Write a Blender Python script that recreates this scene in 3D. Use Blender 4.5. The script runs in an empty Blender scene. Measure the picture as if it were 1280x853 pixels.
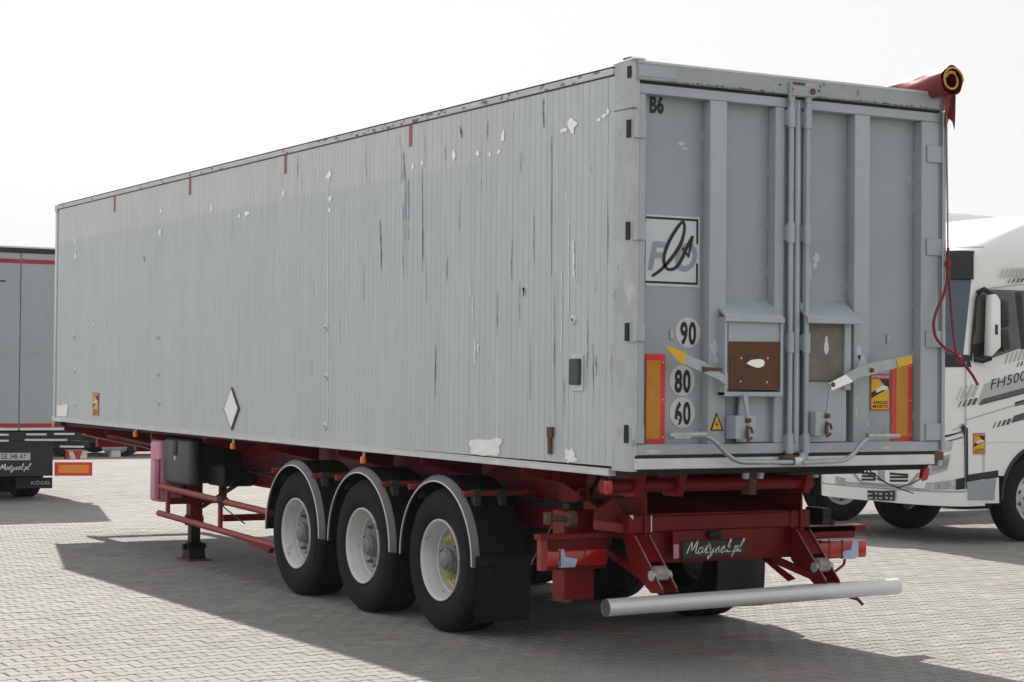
import bpy, bmesh, math, random
import numpy as np
from mathutils import Vector, Matrix
random.seed(7); np.random.seed(7)
PI = math.pi
scene = bpy.context.scene
col = scene.collection

# ------------------------------------------------------------------ camera
CAM = np.array([-6.54866, -9.88946, 1.86204])
CR = np.array([0.866436156, -0.499198309, 0.009457042])
CU = np.array([-0.017686581, -0.011757622, 0.999774446])
CF = np.array([0.49897452, 0.866407991, 0.01901634])
FPX = 2400.393
cd = bpy.data.cameras.new('camera'); cam = bpy.data.objects.new('camera', cd); col.objects.link(cam)
cd.sensor_width = 36; cd.lens = FPX * 36 / 1280; cd.clip_start = .1; cd.clip_end = 20000
cam.matrix_world = Matrix(((CR[0], CU[0], -CF[0], CAM[0]), (CR[1], CU[1], -CF[1], CAM[1]), (CR[2], CU[2], -CF[2], CAM[2]), (0, 0, 0, 1)))
scene.camera = cam

# ------------------------------------------------------------------ sky, sun, exposure
SUNV = Vector((.285, 1.075, 1.0)).normalized()          # towards the sun, read off the shadow of the box
SUN_EL = math.asin(SUNV.z); SUN_AZ = math.atan2(SUNV.x, SUNV.y)
w = bpy.data.worlds.new('World'); scene.world = w; w.use_nodes = True
nt = w.node_tree; nt.nodes.clear()
sky = nt.nodes.new('ShaderNodeTexSky'); sky.sky_type = 'NISHITA'; sky.sun_disc = False
sky.sun_elevation = SUN_EL; sky.sun_rotation = SUN_AZ; sky.air_density = 1.0; sky.dust_density = 6.0; sky.ozone_density = 1.0; sky.altitude = 200
hs = nt.nodes.new('ShaderNodeHueSaturation'); hs.inputs['Saturation'].default_value = .28
# thin high cloud veil all over the sky: evens out the blue, softly mottled
tc = nt.nodes.new('ShaderNodeTexCoord'); nz = nt.nodes.new('ShaderNodeTexNoise'); nz.inputs['Scale'].default_value = 2.2; nz.inputs['Detail'].default_value = 6
mr = nt.nodes.new('ShaderNodeMapRange'); mr.inputs[1].default_value = .3; mr.inputs[2].default_value = .75; mr.inputs[3].default_value = .66; mr.inputs[4].default_value = .86
mx = nt.nodes.new('ShaderNodeMix'); mx.data_type = 'RGBA'; mx.inputs[7].default_value = (10.0, 10.15, 10.2, 1)
bg = nt.nodes.new('ShaderNodeBackground'); bg.inputs['Strength'].default_value = .060
wo = nt.nodes.new('ShaderNodeOutputWorld')
L = nt.links.new
L(sky.outputs[0], hs.inputs['Color']); L(tc.outputs['Generated'], nz.inputs['Vector']); L(nz.outputs[0], mr.inputs[0])
L(mr.outputs[0], mx.inputs[0]); L(hs.outputs[0], mx.inputs[6]); L(mx.outputs[2], bg.inputs[0]); L(bg.outputs[0], wo.inputs[0])
sd = bpy.data.lights.new('sun', 'SUN'); sd.energy = 5.0; sd.angle = math.radians(.6); sd.color = (1, .955, .89)
so = bpy.data.objects.new('sun', sd); col.objects.link(so); so.rotation_euler = SUNV.to_track_quat('Z', 'Y').to_euler(); so.location = (5, 20, 30)
vs = scene.view_settings; vs.view_transform = 'Standard'; vs.look = 'None'; vs.gamma = 1; vs.use_curve_mapping = False; vs.exposure = 0.62
try: scene.render.engine = 'CYCLES'
except Exception: pass

# ------------------------------------------------------------------ pixel -> place
def ray(px, py): return CF + CR * (px - 640) / FPX - CU * (py - 426.5) / FPX
def hit(ax, v, px, py):
    d = ray(px, py); return Vector(CAM + d * ((v - CAM[ax]) / d[ax]))
def YP(px, py, v=0.0): return hit(1, v, px, py)
def XP(px, py, v=0.0): return hit(0, v, px, py)
def GP(px, py): return hit(2, 0, px, py)
def project(P):
    d = np.asarray(P) - CAM; z = d @ CF
    return 640 + FPX * (d @ CR) / z, 426.5 - FPX * (d @ CU) / z, z

# ------------------------------------------------------------------ materials
MATS = {}
def M(name, c, rough=.5, metal=0., var=.12, vs=3., dirt=None, bump=0., bs=60., coat=0., stretch=None, spec=.5, trans=0., random_tone=0.):
    """principled paint with tonal noise, optional dirt/wear patches (colour, amount 0..1, scale, roughness)"""
    if name in MATS: return MATS[name]
    m = bpy.data.materials.new(name); m.use_nodes = True; MATS[name] = m
    t = m.node_tree; n = t.nodes; l = t.links.new; bsdf = n['Principled BSDF']
    g = n.new('ShaderNodeNewGeometry'); mp = n.new('ShaderNodeMapping')
    l(g.outputs['Position'], mp.inputs['Vector'])
    if stretch: mp.inputs['Scale'].default_value = stretch
    no = n.new('ShaderNodeTexNoise'); no.inputs['Scale'].default_value = vs; no.inputs['Detail'].default_value = 6; no.inputs['Roughness'].default_value = .65
    l(mp.outputs[0], no.inputs['Vector'])
    r = n.new('ShaderNodeMapRange'); r.inputs[1].default_value = .25; r.inputs[2].default_value = .75; r.inputs[3].default_value = 1 - var; r.inputs[4].default_value = 1 + var
    l(no.outputs[0], r.inputs[0])
    mul = n.new('ShaderNodeVectorMath'); mul.operation = 'SCALE'; mul.inputs[0].default_value = c[:3]; l(r.outputs[0], mul.inputs['Scale'])
    out = mul.outputs[0]
    if random_tone:
        oi = n.new('ShaderNodeObjectInfo'); rr = n.new('ShaderNodeMapRange'); rr.inputs[3].default_value = 1 - random_tone; rr.inputs[4].default_value = 1 + random_tone
        l(oi.outputs['Random'], rr.inputs[0]); m2 = n.new('ShaderNodeVectorMath'); m2.operation = 'SCALE'; l(out, m2.inputs[0]); l(rr.outputs[0], m2.inputs['Scale']); out = m2.outputs[0]
    bsdf.inputs['Roughness'].default_value = rough; bsdf.inputs['Metallic'].default_value = metal
    bsdf.inputs['Specular IOR Level'].default_value = spec
    bsdf.inputs['Coat Weight'].default_value = coat
    if trans: bsdf.inputs['Transmission Weight'].default_value = trans
    if dirt:
        layers = dirt if isinstance(dirt, list) else [dirt]
        for k, (dc, amt, dsc) in enumerate(layers):
            dn = n.new('ShaderNodeTexNoise'); dn.inputs['Scale'].default_value = dsc; dn.inputs['Detail'].default_value = 8; dn.inputs['Roughness'].default_value = .7
            off = n.new('ShaderNodeVectorMath'); off.inputs[1].default_value = (k * 7.3, k * 3.1, k * 5.7); l(mp.outputs[0], off.inputs[0]); l(off.outputs[0], dn.inputs['Vector'])
            dr = n.new('ShaderNodeMapRange'); dr.inputs[1].default_value = .72 - .35 * amt; dr.inputs[2].default_value = .80 - .25 * amt; l(dn.outputs[0], dr.inputs[0])
            dm = n.new('ShaderNodeMix'); dm.data_type = 'RGBA'; l(dr.outputs[0], dm.inputs[0]); l(out, dm.inputs[6]); dm.inputs[7].default_value = (*dc, 1); out = dm.outputs[2]
    l(out, bsdf.inputs['Base Color'])
    if bump:
        bn = n.new('ShaderNodeTexNoise'); bn.inputs['Scale'].default_value = bs; bn.inputs['Detail'].default_value = 4; l(mp.outputs[0], bn.inputs['Vector'])
        b = n.new('ShaderNodeBump'); b.inputs['Strength'].default_value = bump; b.inputs['Distance'].default_value = .01; l(bn.outputs[0], b.inputs['Height']); l(b.outputs[0], bsdf.inputs['Normal'])
    return m

DOOR = M('door_paint', (0.3784, 0.4187, 0.4399), .42, .15, .10, 1.6, [((.52, .53, .52), .18, 9), ((.16, .16, .15), .14, 14)], .06, 25)
DOORP = M('door_panel_paint', (0.3245, 0.3650, 0.3796), .45, .15, .12, 1.2, [((.50, .53, .53), .16, 5), ((.2, .2, .19), .1, 20)], .08, 12)
POST = M('post_worn_paint', (.47, .495, .50), .5, .15, .16, 4, [((.74, .735, .71), .46, 2.6), ((.16, .15, .13), .32, 18)], .2, 40, stretch=(1, 1, .55))
RAIL = M('rail_aluminium', (.62, .63, .625), .42, .4, .14, 4, [((.30, .29, .27), .24, 11), ((.78, .78, .76), .34, 5)], .1, 40)
TOPR = M('top_rail_aluminium', (.56, .56, .545), .45, .35, .16, 3, [((.24, .225, .185), .36, 7), ((.72, .71, .68), .30, 4)], .1, 40)
GAL = M('zinc_steel', (0.400, 0.424, 0.440), .38, .6, .14, 9, [((.24, .24, .23), .2, 14)], .06, 60)
TUBEP = M('lock_tube_paint', (0.360, 0.413, 0.443), .35, .2, .1, 7, [((.19, .2, .2), .22, 18)], .05, 40)
DARK = M('dark_rubber_seal', (0.0096, 0.0096, 0.0102), .7, 0, .2, 8)
BLK = M('black_plastic', (0.0091, 0.0091, 0.0105), .5, 0, .3, 6, [((.06, .058, .052), .28, 9)], .1, 80, spec=.25)
FEND = M('fender_plastic', (0.0137, 0.0143, 0.0156), .42, 0, .3, 5, [((.10, .098, .09), .22, 8)], .08, 60, spec=.25)
LIP = M('fender_lip', (0.1088, 0.1120, 0.1152), .45, 0, .25, 6, [((.30, .30, .28), .25, 10)], .1, 60)  # same black plastic edge; light falling on it is put into this paler grey
TRIM = M('white_trim', (.66, .66, .62), .5, 0, .1, 12)
RED = M('chassis_red', (0.1725, 0.0075, 0.0098), .42, 0, .22, 4, [((.10, .025, .02), .3, 6), ((.36, .22, .2), .12, 22)], .1, 40, spec=.22)
REDG = M('guard_red', (0.272, 0.044, 0.040), .5, 0, .2, 5, [((.40, .20, .17), .25, 12), ((.14, .03, .025), .2, 9)], .1, 50, spec=.3)
WORN = M('worn_red_edge', (0.3528, 0.3192, 0.3024), .6, .1, .3, 14, [((.26, .03, .03), .4, 10)])
TYRE = M('tyre_rubber', (0.0105, 0.0105, 0.0112), .8, 0, .3, 6, [((.036, .034, .031), .35, 7)], .15, 90, spec=.25)
RIM = M('rim_paint', (.60, .60, .59), .42, .15, .12, 6, [((.20, .18, .16), .38, 7)], .05, 40)
RIMD = M('rim_disc_dirty', (.26, .25, .235), .5, .15, .25, 8, [((.08, .065, .05), .5, 8)], .08, 40)
HUB = M('hub_steel', (.20, .20, .20), .5, .4, .25, 9, [((.07, .06, .05), .4, 12)])
YEL = M('yellow_indicator', (.62, .60, .05), .45, 0, .1, 9)
RUST = M('rust_plate', (0.108, 0.046, 0.022), .85, 0, .3, 9, [((.09, .032, .014), .4, 14), ((.22, .10, .05), .22, 25)], .3, 90)
RUSTD = M('rusty_steel', (.13, .07, .045), .8, .2, .3, 12, [((.28, .25, .22), .3, 18)], .2, 80)
HATCH = M('hatch_window_dirt', (0.160, 0.148, 0.124), .6, 0, .3, 7, [((.28, .27, .24), .35, 12)], .15, 60)
WHITE = M('white_paint', (.74, .745, .73), .4, 0, .05, 4)
CHIP = M('white_primer_chip', (.95, .95, .94), .45, .55, .08, 12)
CHIPG = M('old_pale_scuff', (.86, .86, .845), .5, .5, .10, 12)
STREAK = M('tar_streak', (0.120, 0.116, 0.104), .6, 0, .35, 9, stretch=(1, 1, .3))
STREAKB = M('bluish_streak', (0.287, 0.322, 0.368), .55, 0, .3, 9, stretch=(1, 1, .3))
DRED = M('faded_red_mark', (.36, .12, .11), .6, 0, .2, 12)
M('placard_white', (.88, .88, .89), .4, .5, .05, 6)
SIGNP = MATS['placard_white']
SIGNW = M('sign_white', (0.569, 0.606, 0.625), .45, 0, .08, 6, [((.5, .53, .55), .2, 9)])
SIGNG = M('sign_grey_print', (0.272, 0.304, 0.336), .5, 0, .08, 8)
INK = M('black_print', (0.0072, 0.0072, 0.0078), .5, 0, .2, 9)
DISC = M('disc_white', (0.569, 0.578, 0.560), .5, 0, .08, 8, [((.45, .45, .43), .25, 14)])
RREF = M('reflector_red', (0.6435, 0.0442, 0.0442), .38, 0, .1, 9, bump=.2, bs=260)
OREF = M('reflector_orange', (0.5400, 0.2325, 0.0090), .38, 0, .16, 12, bump=.25, bs=260)
ORB = M('reflector_orange_bright', (.80, .26, .02), .38, 0, .08, 12)
STY = M('sticker_yellow', (0.7020, 0.4224, 0.0180), .45, 0, .08, 12)
STR = M('sticker_red', (0.496, 0.040, 0.048), .45, 0, .08, 12)
TARP = M('tarp_red', (0.196, 0.018, 0.021), .38, 0, .2, 6, bump=.25, bs=18)
TARPY = M('tarp_yellow_edge', (.56, .33, .04), .5, 0, .25, 14)
ROPE = M('rope_red', (.20, .018, .025), .7, 0, .2, 30)
ROPEG = M('rope_grey', (.22, .20, .2), .7, 0, .2, 30)
LAMPR = M('tail_lamp_red', (0.378, 0.009, 0.013), .14, 0, .3, 14, coat=.5)
LAMPD = M('tail_lamp_dark_red', (.18, .006, .010), .2, 0, .2, 14)
TAPE = M('blue_tape', (.36, .47, .62), .45, 0, .25, 20, [((.55, .57, .6), .35, 16)])
AMB = M('amber_lamp', (.78, .20, .02), .25, 0, .1, 12, coat=.3)
ALU = M('bumper_aluminium', (0.6720, 0.6804, 0.6804), .36, .25, .07, 3, [((.42, .43, .43), .22, 16)], .05, 90, stretch=(.12, 1, 1))
PINK = M('faded_pink_plastic', (.62, .27, .36), .55, 0, .16, 5, [((.70, .48, .52), .35, 5)])
PINKD = M('magenta_plastic', (.30, .055, .11), .5, 0, .15, 5)
GREYP = M('grey_plastic', (0.048, 0.053, 0.060), .5, 0, .2, 5, [((.12, .12, .12), .25, 8)], .08, 60)
PLATE = M('plate_holder_black', (0.0072, 0.0078, 0.0084), .4, 0, .1, 9)
LETTER = M('lettering_white', (.75, .74, .70), .5, 0, .05, 9)
TWHITE = M('cab_white', (0.858, 0.858, 0.842), .28, 0, .03, 2, coat=.4)
TGREY = M('cab_grey_plastic', (.33, .36, .38), .5, 0, .06, 4)
TGLASS = M('cab_glass', (.030, .040, .045), .06, 0, .1, 3, spec=.9)
TBLUE = M('windscreen_glass', (.025, .055, .085), .06, 0, .2, 3, spec=.9)
TSIDE = M('side_window_glass', (.085, .088, .075), .10, 0, .25, 4, spec=.6)
TBLACK = M('cab_black_plastic', (0.0098, 0.0105, 0.0119), .45, 0, .2, 5)
DECL = M('decal_light_grey', (.50, .50, .49), .4, 0, .04, 5)
DECM = M('decal_mid_grey', (.40, .40, .39), .4, 0, .04, 5)
DECD = M('decal_dark_grey', (.075, .078, .08), .4, 0, .05, 5)
CHROME = M('lamp_reflector', (.62, .64, .66), .16, .7, .25, 16)
LENS = M('lamp_lens', (.52, .54, .55), .1, .2, .3, 18, coat=.6)
CURT = M('grey_curtain', (0.330, 0.366, 0.390), .5, 0, .08, 2.5, bump=.2, bs=4, stretch=(1, 1, .25))
CURTG = M('ghost_lettering', (0.333, 0.358, 0.369), .55, 0, .06, 5)
STRIPE = M('red_stripe', (0.320, 0.020, 0.028), .5, 0, .1, 6)
HILL = M('hill_wood', (.045, .065, .04), .95, 0, .35, .02)
DRKV = M('dark_vehicle_paint', (0.018, 0.022, 0.029), .45, 0, .3, 3)
BEIGE = M('sticker_white_flap', (.88, .88, .85), .5, .45, .06, 9)

def side_material():
    m = bpy.data.materials.new('weathered_silver_side'); m.use_nodes = True
    t = m.node_tree; n = t.nodes; l = t.links.new; B = n['Principled BSDF']
    g = n.new('ShaderNodeNewGeometry'); sep = n.new('ShaderNodeSeparateXYZ'); l(g.outputs['Position'], sep.inputs[0])
    def noise(scale, sc, detail=6, rough=.6):
        mp = n.new('ShaderNodeMapping'); mp.inputs['Scale'].default_value = scale; l(g.outputs['Position'], mp.inputs['Vector'])
        q = n.new('ShaderNodeTexNoise'); q.inputs['Scale'].default_value = sc; q.inputs['Detail'].default_value = detail; q.inputs['Roughness'].default_value = rough; l(mp.outputs[0], q.inputs['Vector']); return q.outputs[0]
    def rng(v, a, b, c=0., d=1.):
        q = n.new('ShaderNodeMapRange'); q.inputs[1].default_value = a; q.inputs[2].default_value = b; q.inputs[3].default_value = c; q.inputs[4].default_value = d; l(v, q.inputs[0]); return q.outputs[0]
    def mth(op, a, b):
        q = n.new('ShaderNodeMath'); q.operation = op
        for i, v in enumerate((a, b)):
            if isinstance(v, (int, float)): q.inputs[i].default_value = v
            else: l(v, q.inputs[i])
        return q.outputs[0]
    def mix(f, a, b):
        q = n.new('ShaderNodeMix'); q.data_type = 'RGBA'; l(f, q.inputs[0])
        for i, v in ((6, a), (7, b)):
            if isinstance(v, tuple): q.inputs[i].default_value = (*v, 1)
            else: l(v, q.inputs[i])
        return q.outputs[2]
    # repainted lower field, older warmer band under the top rail
    wob = mth('MULTIPLY', mth('SUBTRACT', noise((0, 1, 0), 1.1, 2), .5), .05)
    band = rng(mth('ADD', sep.outputs['Z'], wob), 3.372, 3.395)
    fade = rng(sep.outputs['Y'], 1.0, 3.2)
    band = mth('MULTIPLY', band, mth('ADD', mth('MULTIPLY', fade, .75), .2))
    c = mix(band, (.505, .545, .562), (.585, .587, .582))
    # tone: plank to plank, plus slow vertical drift
    oi = n.new('ShaderNodeObjectInfo')
    tone = mth('MULTIPLY', rng(oi.outputs['Random'], 0, 1, .978, 1.022), rng(noise((1, 2.2, .35), 1.3),   .25, .75, .955, 1.045))
    sc = n.new('ShaderNodeVectorMath'); sc.operation = 'SCALE'; l(c, sc.inputs[0]); l(tone, sc.inputs['Scale']); c = sc.outputs[0]
    # rain streaks, heavier near the rear end and under the top rail
    rearw = mth('ADD', rng(sep.outputs['Y'], .3, 6.5, .75, .12), rng(sep.outputs['Z'], 2.6, 3.75, 0, .22))
    st = noise((1, 24, .85), 1.0, 5, .62)
    thr = mth('SUBTRACT', .82, mth('MULTIPLY', rearw, .17))
    stm = rng(mth('SUBTRACT', st, thr), 0, .05)
    stm = mth('MULTIPLY', stm, rng(noise((1, 5, 2.6), 1.2), .46, .66, 0, .55))
    c = mix(stm, c, (.10, .097, .09))
    # short dark drips
    dp = noise((1, 34, 2.6), 1.0, 4, .55); dpm = mth('MULTIPLY', rng(mth('SUBTRACT', dp, mth('SUBTRACT', .80, mth('MULTIPLY', rearw, .155))), 0, .04), .6)
    c = mix(dpm, c, (.12, .112, .10))
    # pale rubbed scuffs
    sf = noise((1, 6, 2.4), 1.7, 8, .7); c = mix(mth('MULTIPLY', rng(sf, .66, .74), .45), c, (.62, .62, .605))
    # rusty/cream haze low down
    gr = mth('MULTIPLY', rng(noise((1, 1, 1), 1.6, 6), .5, .75), .22); c = mix(gr, c, (.50, .485, .47))
    l(c, B.inputs['Base Color']); B.inputs['Metallic'].default_value = .4
    l(rng(noise((1, 4, 1), 3), .3, .7, .38, .55), B.inputs['Roughness'])
    bp = n.new('ShaderNodeBump'); bp.inputs['Strength'].default_value = .10; bp.inputs['Distance'].default_value = .01; l(noise((1, 14, 1.5), 2.0), bp.inputs['Height']); l(bp.outputs[0], B.inputs['Normal'])
    return m
SIDE = side_material()

# ------------------------------------------------------------------ mesh builder
ORG = {}
class MB:
    def __init__(s): s.bm = bmesh.new()
    def _take(s, t, mat=None):
        me = bpy.data.meshes.new('t'); t.to_mesh(me); t.free()
        s.bm.from_mesh(me); bpy.data.meshes.remove(me); return s
    def box(s, a, b, bev=.003, seg=1):
        t = bmesh.new(); bmesh.ops.create_cube(t, size=1)
        a = Vector(a); b = Vector(b); lo = Vector(map(min, a, b)); hi = Vector(map(max, a, b)); d = hi - lo
        for v in t.verts: v.co = Vector((lo[i] + d[i] * (v.co[i] + .5) for i in range(3)))
        if bev: bmesh.ops.bevel(t, geom=t.edges[:], offset=min(bev, min(d) * .45), segments=seg, profile=.5, affect='EDGES')
        return s._take(t)
    def prism(s, pts, ext, bev=0., seg=1):
        t = bmesh.new(); ext = Vector(ext); pts = [Vector(p) for p in pts]
        v0 = [t.verts.new(p) for p in pts]; v1 = [t.verts.new(p + ext) for p in pts]
        t.faces.new(v0); t.faces.new(v1[::-1]); k = len(pts)
        for i in range(k): t.faces.new((v0[i], v1[i], v1[(i + 1) % k], v0[(i + 1) % k]))
        bmesh.ops.recalc_face_normals(t, faces=t.faces[:])
        if bev: bmesh.ops.bevel(t, geom=t.edges[:], offset=bev, segments=seg, profile=.5, affect='EDGES')
        return s._take(t)
    def tube(s, path, r, n=12, cap=True):
        t = bmesh.new(); path = [Vector(p) for p in path]; rings = []
        rad = r if isinstance(r, (list, tuple)) else [r] * len(path)
        up = None
        for i, p in enumerate(path):
            d = (path[min(i + 1, len(path) - 1)] - path[max(i - 1, 0)]).normalized()
            if up is None: up = Vector((0, 0, 1)) if abs(d.z) < .9 else Vector((1, 0, 0))
            a = d.cross(up).normalized(); b = a.cross(d).normalized(); up = b
            rings.append([t.verts.new(p + (a * math.cos(2 * PI * k / n) + b * math.sin(2 * PI * k / n)) * rad[i]) for k in range(n)])
        for i in range(len(rings) - 1):
            for k in range(n): t.faces.new((rings[i][k], rings[i][(k + 1) % n], rings[i + 1][(k + 1) % n], rings[i + 1][k]))
        if cap: t.faces.new(rings[0][::-1]); t.faces.new(rings[-1])
        bmesh.ops.recalc_face_normals(t, faces=t.faces[:])
        return s._take(t)
    def lathe(s, c, axis, prof, n=32, a0=0., a1=2 * PI, closed_prof=False):
        """prof: list of (along axis, radius)"""
        t = bmesh.new(); c = Vector(c); ax = Vector(axis).normalized()
        e1 = ax.cross(Vector((0, 0, 1)) if abs(ax.z) < .9 else Vector((1, 0, 0))).normalized(); e2 = e1.cross(ax).normalized() if False else ax.cross(e1).normalized()
        full = abs(a1 - a0 - 2 * PI) < 1e-6; m = n if full else n + 1; R = []
        for k in range(m):
            an = a0 + (a1 - a0) * k / n; d = e1 * math.cos(an) + e2 * math.sin(an)
            R.append([t.verts.new(c + ax * h + d * q) for h, q in prof])
        P = len(prof)
        for k in range(n):
            A = R[k]; Bq = R[(k + 1) % m]
            for i in range(P if closed_prof else P - 1):
                j = (i + 1) % P
                try: t.faces.new((A[i], A[j], Bq[j], Bq[i]))
                except ValueError: pass
        if closed_prof and not full: t.faces.new(R[0]); t.faces.new(R[-1][::-1])
        bmesh.ops.remove_doubles(t, verts=t.verts[:], dist=1e-6)
        bmesh.ops.recalc_face_normals(t, faces=t.faces[:])
        return s._take(t)
    def ribbon(s, pts, wd, nrm, th=.002):
        """flat brush stroke along pts on a surface with normal nrm; wd number or list"""
        pts = [Vector(p) for p in pts]; nrm = Vector(nrm).normalized(); k = len(pts)
        W = wd if isinstance(wd, (list, tuple)) else [wd] * k; t = bmesh.new(); l = []; r = []
        for i, p in enumerate(pts):
            d = (pts[min(i + 1, k - 1)] - pts[max(i - 1, 0)]).normalized(); sd_ = d.cross(nrm) * W[i] / 2
            l.append(t.verts.new(p + sd_ + nrm * th)); r.append(t.verts.new(p - sd_ + nrm * th))
        for i in range(k - 1): t.faces.new((l[i], l[i + 1], r[i + 1], r[i]))
        bmesh.ops.recalc_face_normals(t, faces=t.faces[:])
        for f in t.faces:
            if f.normal.dot(nrm) < 0: f.normal_flip()
        return s._take(t)
    def poly(s, pts, off=(0, 0, 0)):
        t = bmesh.new(); o = Vector(off); t.faces.new([t.verts.new(Vector(p) + o) for p in pts]); return s._take(t)
    def grid(s, P, thick=None):
        """P[i][j] points"""
        t = bmesh.new(); V = [[t.verts.new(q) for q in row] for row in P]
        for i in range(len(V) - 1):
            for j in range(len(V[0]) - 1): t.faces.new((V[i][j], V[i + 1][j], V[i + 1][j + 1], V[i][j + 1]))
        bmesh.ops.remove_doubles(t, verts=t.verts[:], dist=1e-6)
        return s._take(t)
    def build(s, name, mat, parent=None, smooth=True, ang=35, loc=None):
        me = bpy.data.meshes.new(name)
        bmesh.ops.recalc_face_normals(s.bm, faces=[f for f in s.bm.faces if False] or s.bm.faces[:0])
        cs = [v.co for v in s.bm.verts]
        lo = Vector((min(c[i] for c in cs) for i in range(3))); hi = Vector((max(c[i] for c in cs) for i in range(3)))
        o = Vector(((lo.x + hi.x) / 2, (lo.y + hi.y) / 2, lo.z)) if loc is None else Vector(loc)
        for v in s.bm.verts: v.co -= o
        if smooth:
            for f in s.bm.faces: f.smooth = True
        s.bm.to_mesh(me); s.bm.free()
        if smooth: me.set_sharp_from_angle(angle=math.radians(ang))
        me.materials.append(mat)
        return place(me, name, o, parent)
def place(me, name, o, parent=None):
    ob = bpy.data.objects.new(name, me); col.objects.link(ob); o = Vector(o)
    if parent is not None: ob.parent = parent; ob.location = o - ORG[parent.name]
    else: ob.location = o
    ORG[ob.name] = o; return ob
def thing(name, loc, label, cat, group=None):
    ob = bpy.data.objects.new(name, None); col.objects.link(ob); ob.location = loc; ORG[ob.name] = Vector(loc); ob.empty_display_size = .3
    tag(ob, label, cat, group); return ob
def tag(ob, label=None, cat=None, group=None, kind=None):
    for k, v in (('label', label), ('category', cat), ('group', group), ('kind', kind)):
        if v: ob[k] = v
    return ob
def copy_tree(o, parent=None, shift=None):
    c = o.copy(); col.objects.link(c); c.parent = parent
    if shift is not None: c.location = o.location + Vector(shift)
    for ch in list(o.children): copy_tree(ch, c)
    return c
def text(mb, s, origin, ex, ey, height, bold=0., shear=0., sx=1., spacing=1., align='LEFT', off=.002, fit=None):
    """flat letters on the plane (ex, ey); height = height of a capital letter"""
    cu = bpy.data.curves.new('txt', 'FONT'); cu.body = s; cu.size = 1; cu.offset = bold; cu.shear = shear; cu.space_character = spacing; cu.align_x = align; cu.resolution_u = 4
    ob = bpy.data.objects.new('txt', cu); col.objects.link(ob)
    dg = bpy.context.evaluated_depsgraph_get(); dg.update()
    me = bpy.data.meshes.new_from_object(ob.evaluated_get(dg))
    ex = Vector(ex); ey = Vector(ey); nn = ex.cross(ey); k = height / .73
    if fit: xs_ = [v.co.x for v in me.vertices]; sx = fit / ((max(xs_) - min(xs_)) * k)
    for v in me.vertices: v.co = Vector(origin) + ex * (v.co.x * k * sx) + ey * (v.co.y * k) + nn * off
    mb.bm.from_mesh(me); bpy.data.meshes.remove(me); bpy.data.objects.remove(ob); bpy.data.curves.remove(cu)
    return mb
def spline(pts, n=8):
    out = []; P_ = [pts[0]] + pts + [pts[-1]]
    for i in range(1, len(P_) - 2):
        for k in range(n):
            t_ = k / n; p0, p1, p2, p3 = (np.array(P_[i + j]) for j in (-1, 0, 1, 2))
            out.append(.5 * (2 * p1 + (p2 - p0) * t_ + (2 * p0 - 5 * p1 + 4 * p2 - p3) * t_ ** 2 + (3 * p1 - p0 - 3 * p2 + p3) * t_ ** 3))
    return out + [np.array(pts[-1])]
SCRIPT = {'M': (.84, [[(0, .02), (.16, .95), (.36, .22), (.62, 1.0), (.68, .12), (.84, .06)]]), 'a': (.54, [[(.42, .42), (.25, .5), (.05, .3), (.08, .05), (.22, .02), (.4, .35), (.42, .45), (.38, .1), (.5, .08)]]),
 't': (.36, [[(0, .1), (.2, .85), (.12, .1), (.18, .0), (.3, .1)], [(.0, .56), (.36, .62)]]), 'y': (.52, [[(0, .4), (.06, .48), (.08, .15), (.18, .02), (.34, .3), (.4, .5), (.3, -.12), (.12, -.42), (.02, -.34), (.2, -.1), (.46, .1)]]),
 's': (.40, [[(0, .08), (.2, .52), (.2, .38), (.28, .14), (.18, .0), (.06, .06)], [(.18, 0), (.34, .1)]]), 'e': (.42, [[(0, .2), (.2, .28), (.28, .42), (.18, .5), (.06, .3), (.08, .06), (.2, .0), (.34, .12)]]),
 'k': (.46, [[(0, .1), (.2, .7), (.24, 1.0), (.14, .9), (.05, .0)], [(.07, .25), (.25, .5), (.28, .42), (.1, .28), (.24, .04), (.42, .06)]]), '.': (.20, [[(.06, .03), (.13, .05)]]),
 'p': (.40, [[(0, .3), (.1, .52), (-.02, -.42)], [(.08, .3), (.25, .5), (.32, .35), (.22, .05), (.08, .1)], [(.2, .04), (.4, .1)]]), 'l': (.26, [[(0, .1), (.2, .7), (.25, 1.0), (.15, .95), (.07, .3), (.11, .0), (.26, .1)]])}
def brush_text(mb, s, origin, ex, ey, cap, width, wd):
    tot = sum(SCRIPT[c][0] for c in s); k = width / (tot + .25); x = 0; nn = Vector(ex).cross(Vector(ey))
    for c in s:
        adv, strokes = SCRIPT[c]
        for st in strokes:
            P_ = spline(st, 5) if len(st) > 2 else [np.array(p) for p in st]
            pts = [Vector(origin) + ex * ((x + p[0] + .28 * p[1]) * k) + ey * (p[1] * cap) for p in P_]
            mb.ribbon(pts, [wd * (.75 + .35 * math.sin(i * 1.1)) for i in range(len(pts))], nn, .002)
        x += adv
    return mb
EX, EY, EZ = Vector((1, 0, 0)), Vector((0, 1, 0)), Vector((0, 0, 1))
def ypoly(px, v, depth, bev=0.): return MB().prism([YP(a, b, v) for a, b in px], (0, depth, 0), bev)
def xpoly(px, v, depth, bev=0.): return MB().prism([XP(a, b, v) for a, b in px], (depth, 0, 0), bev)

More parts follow.
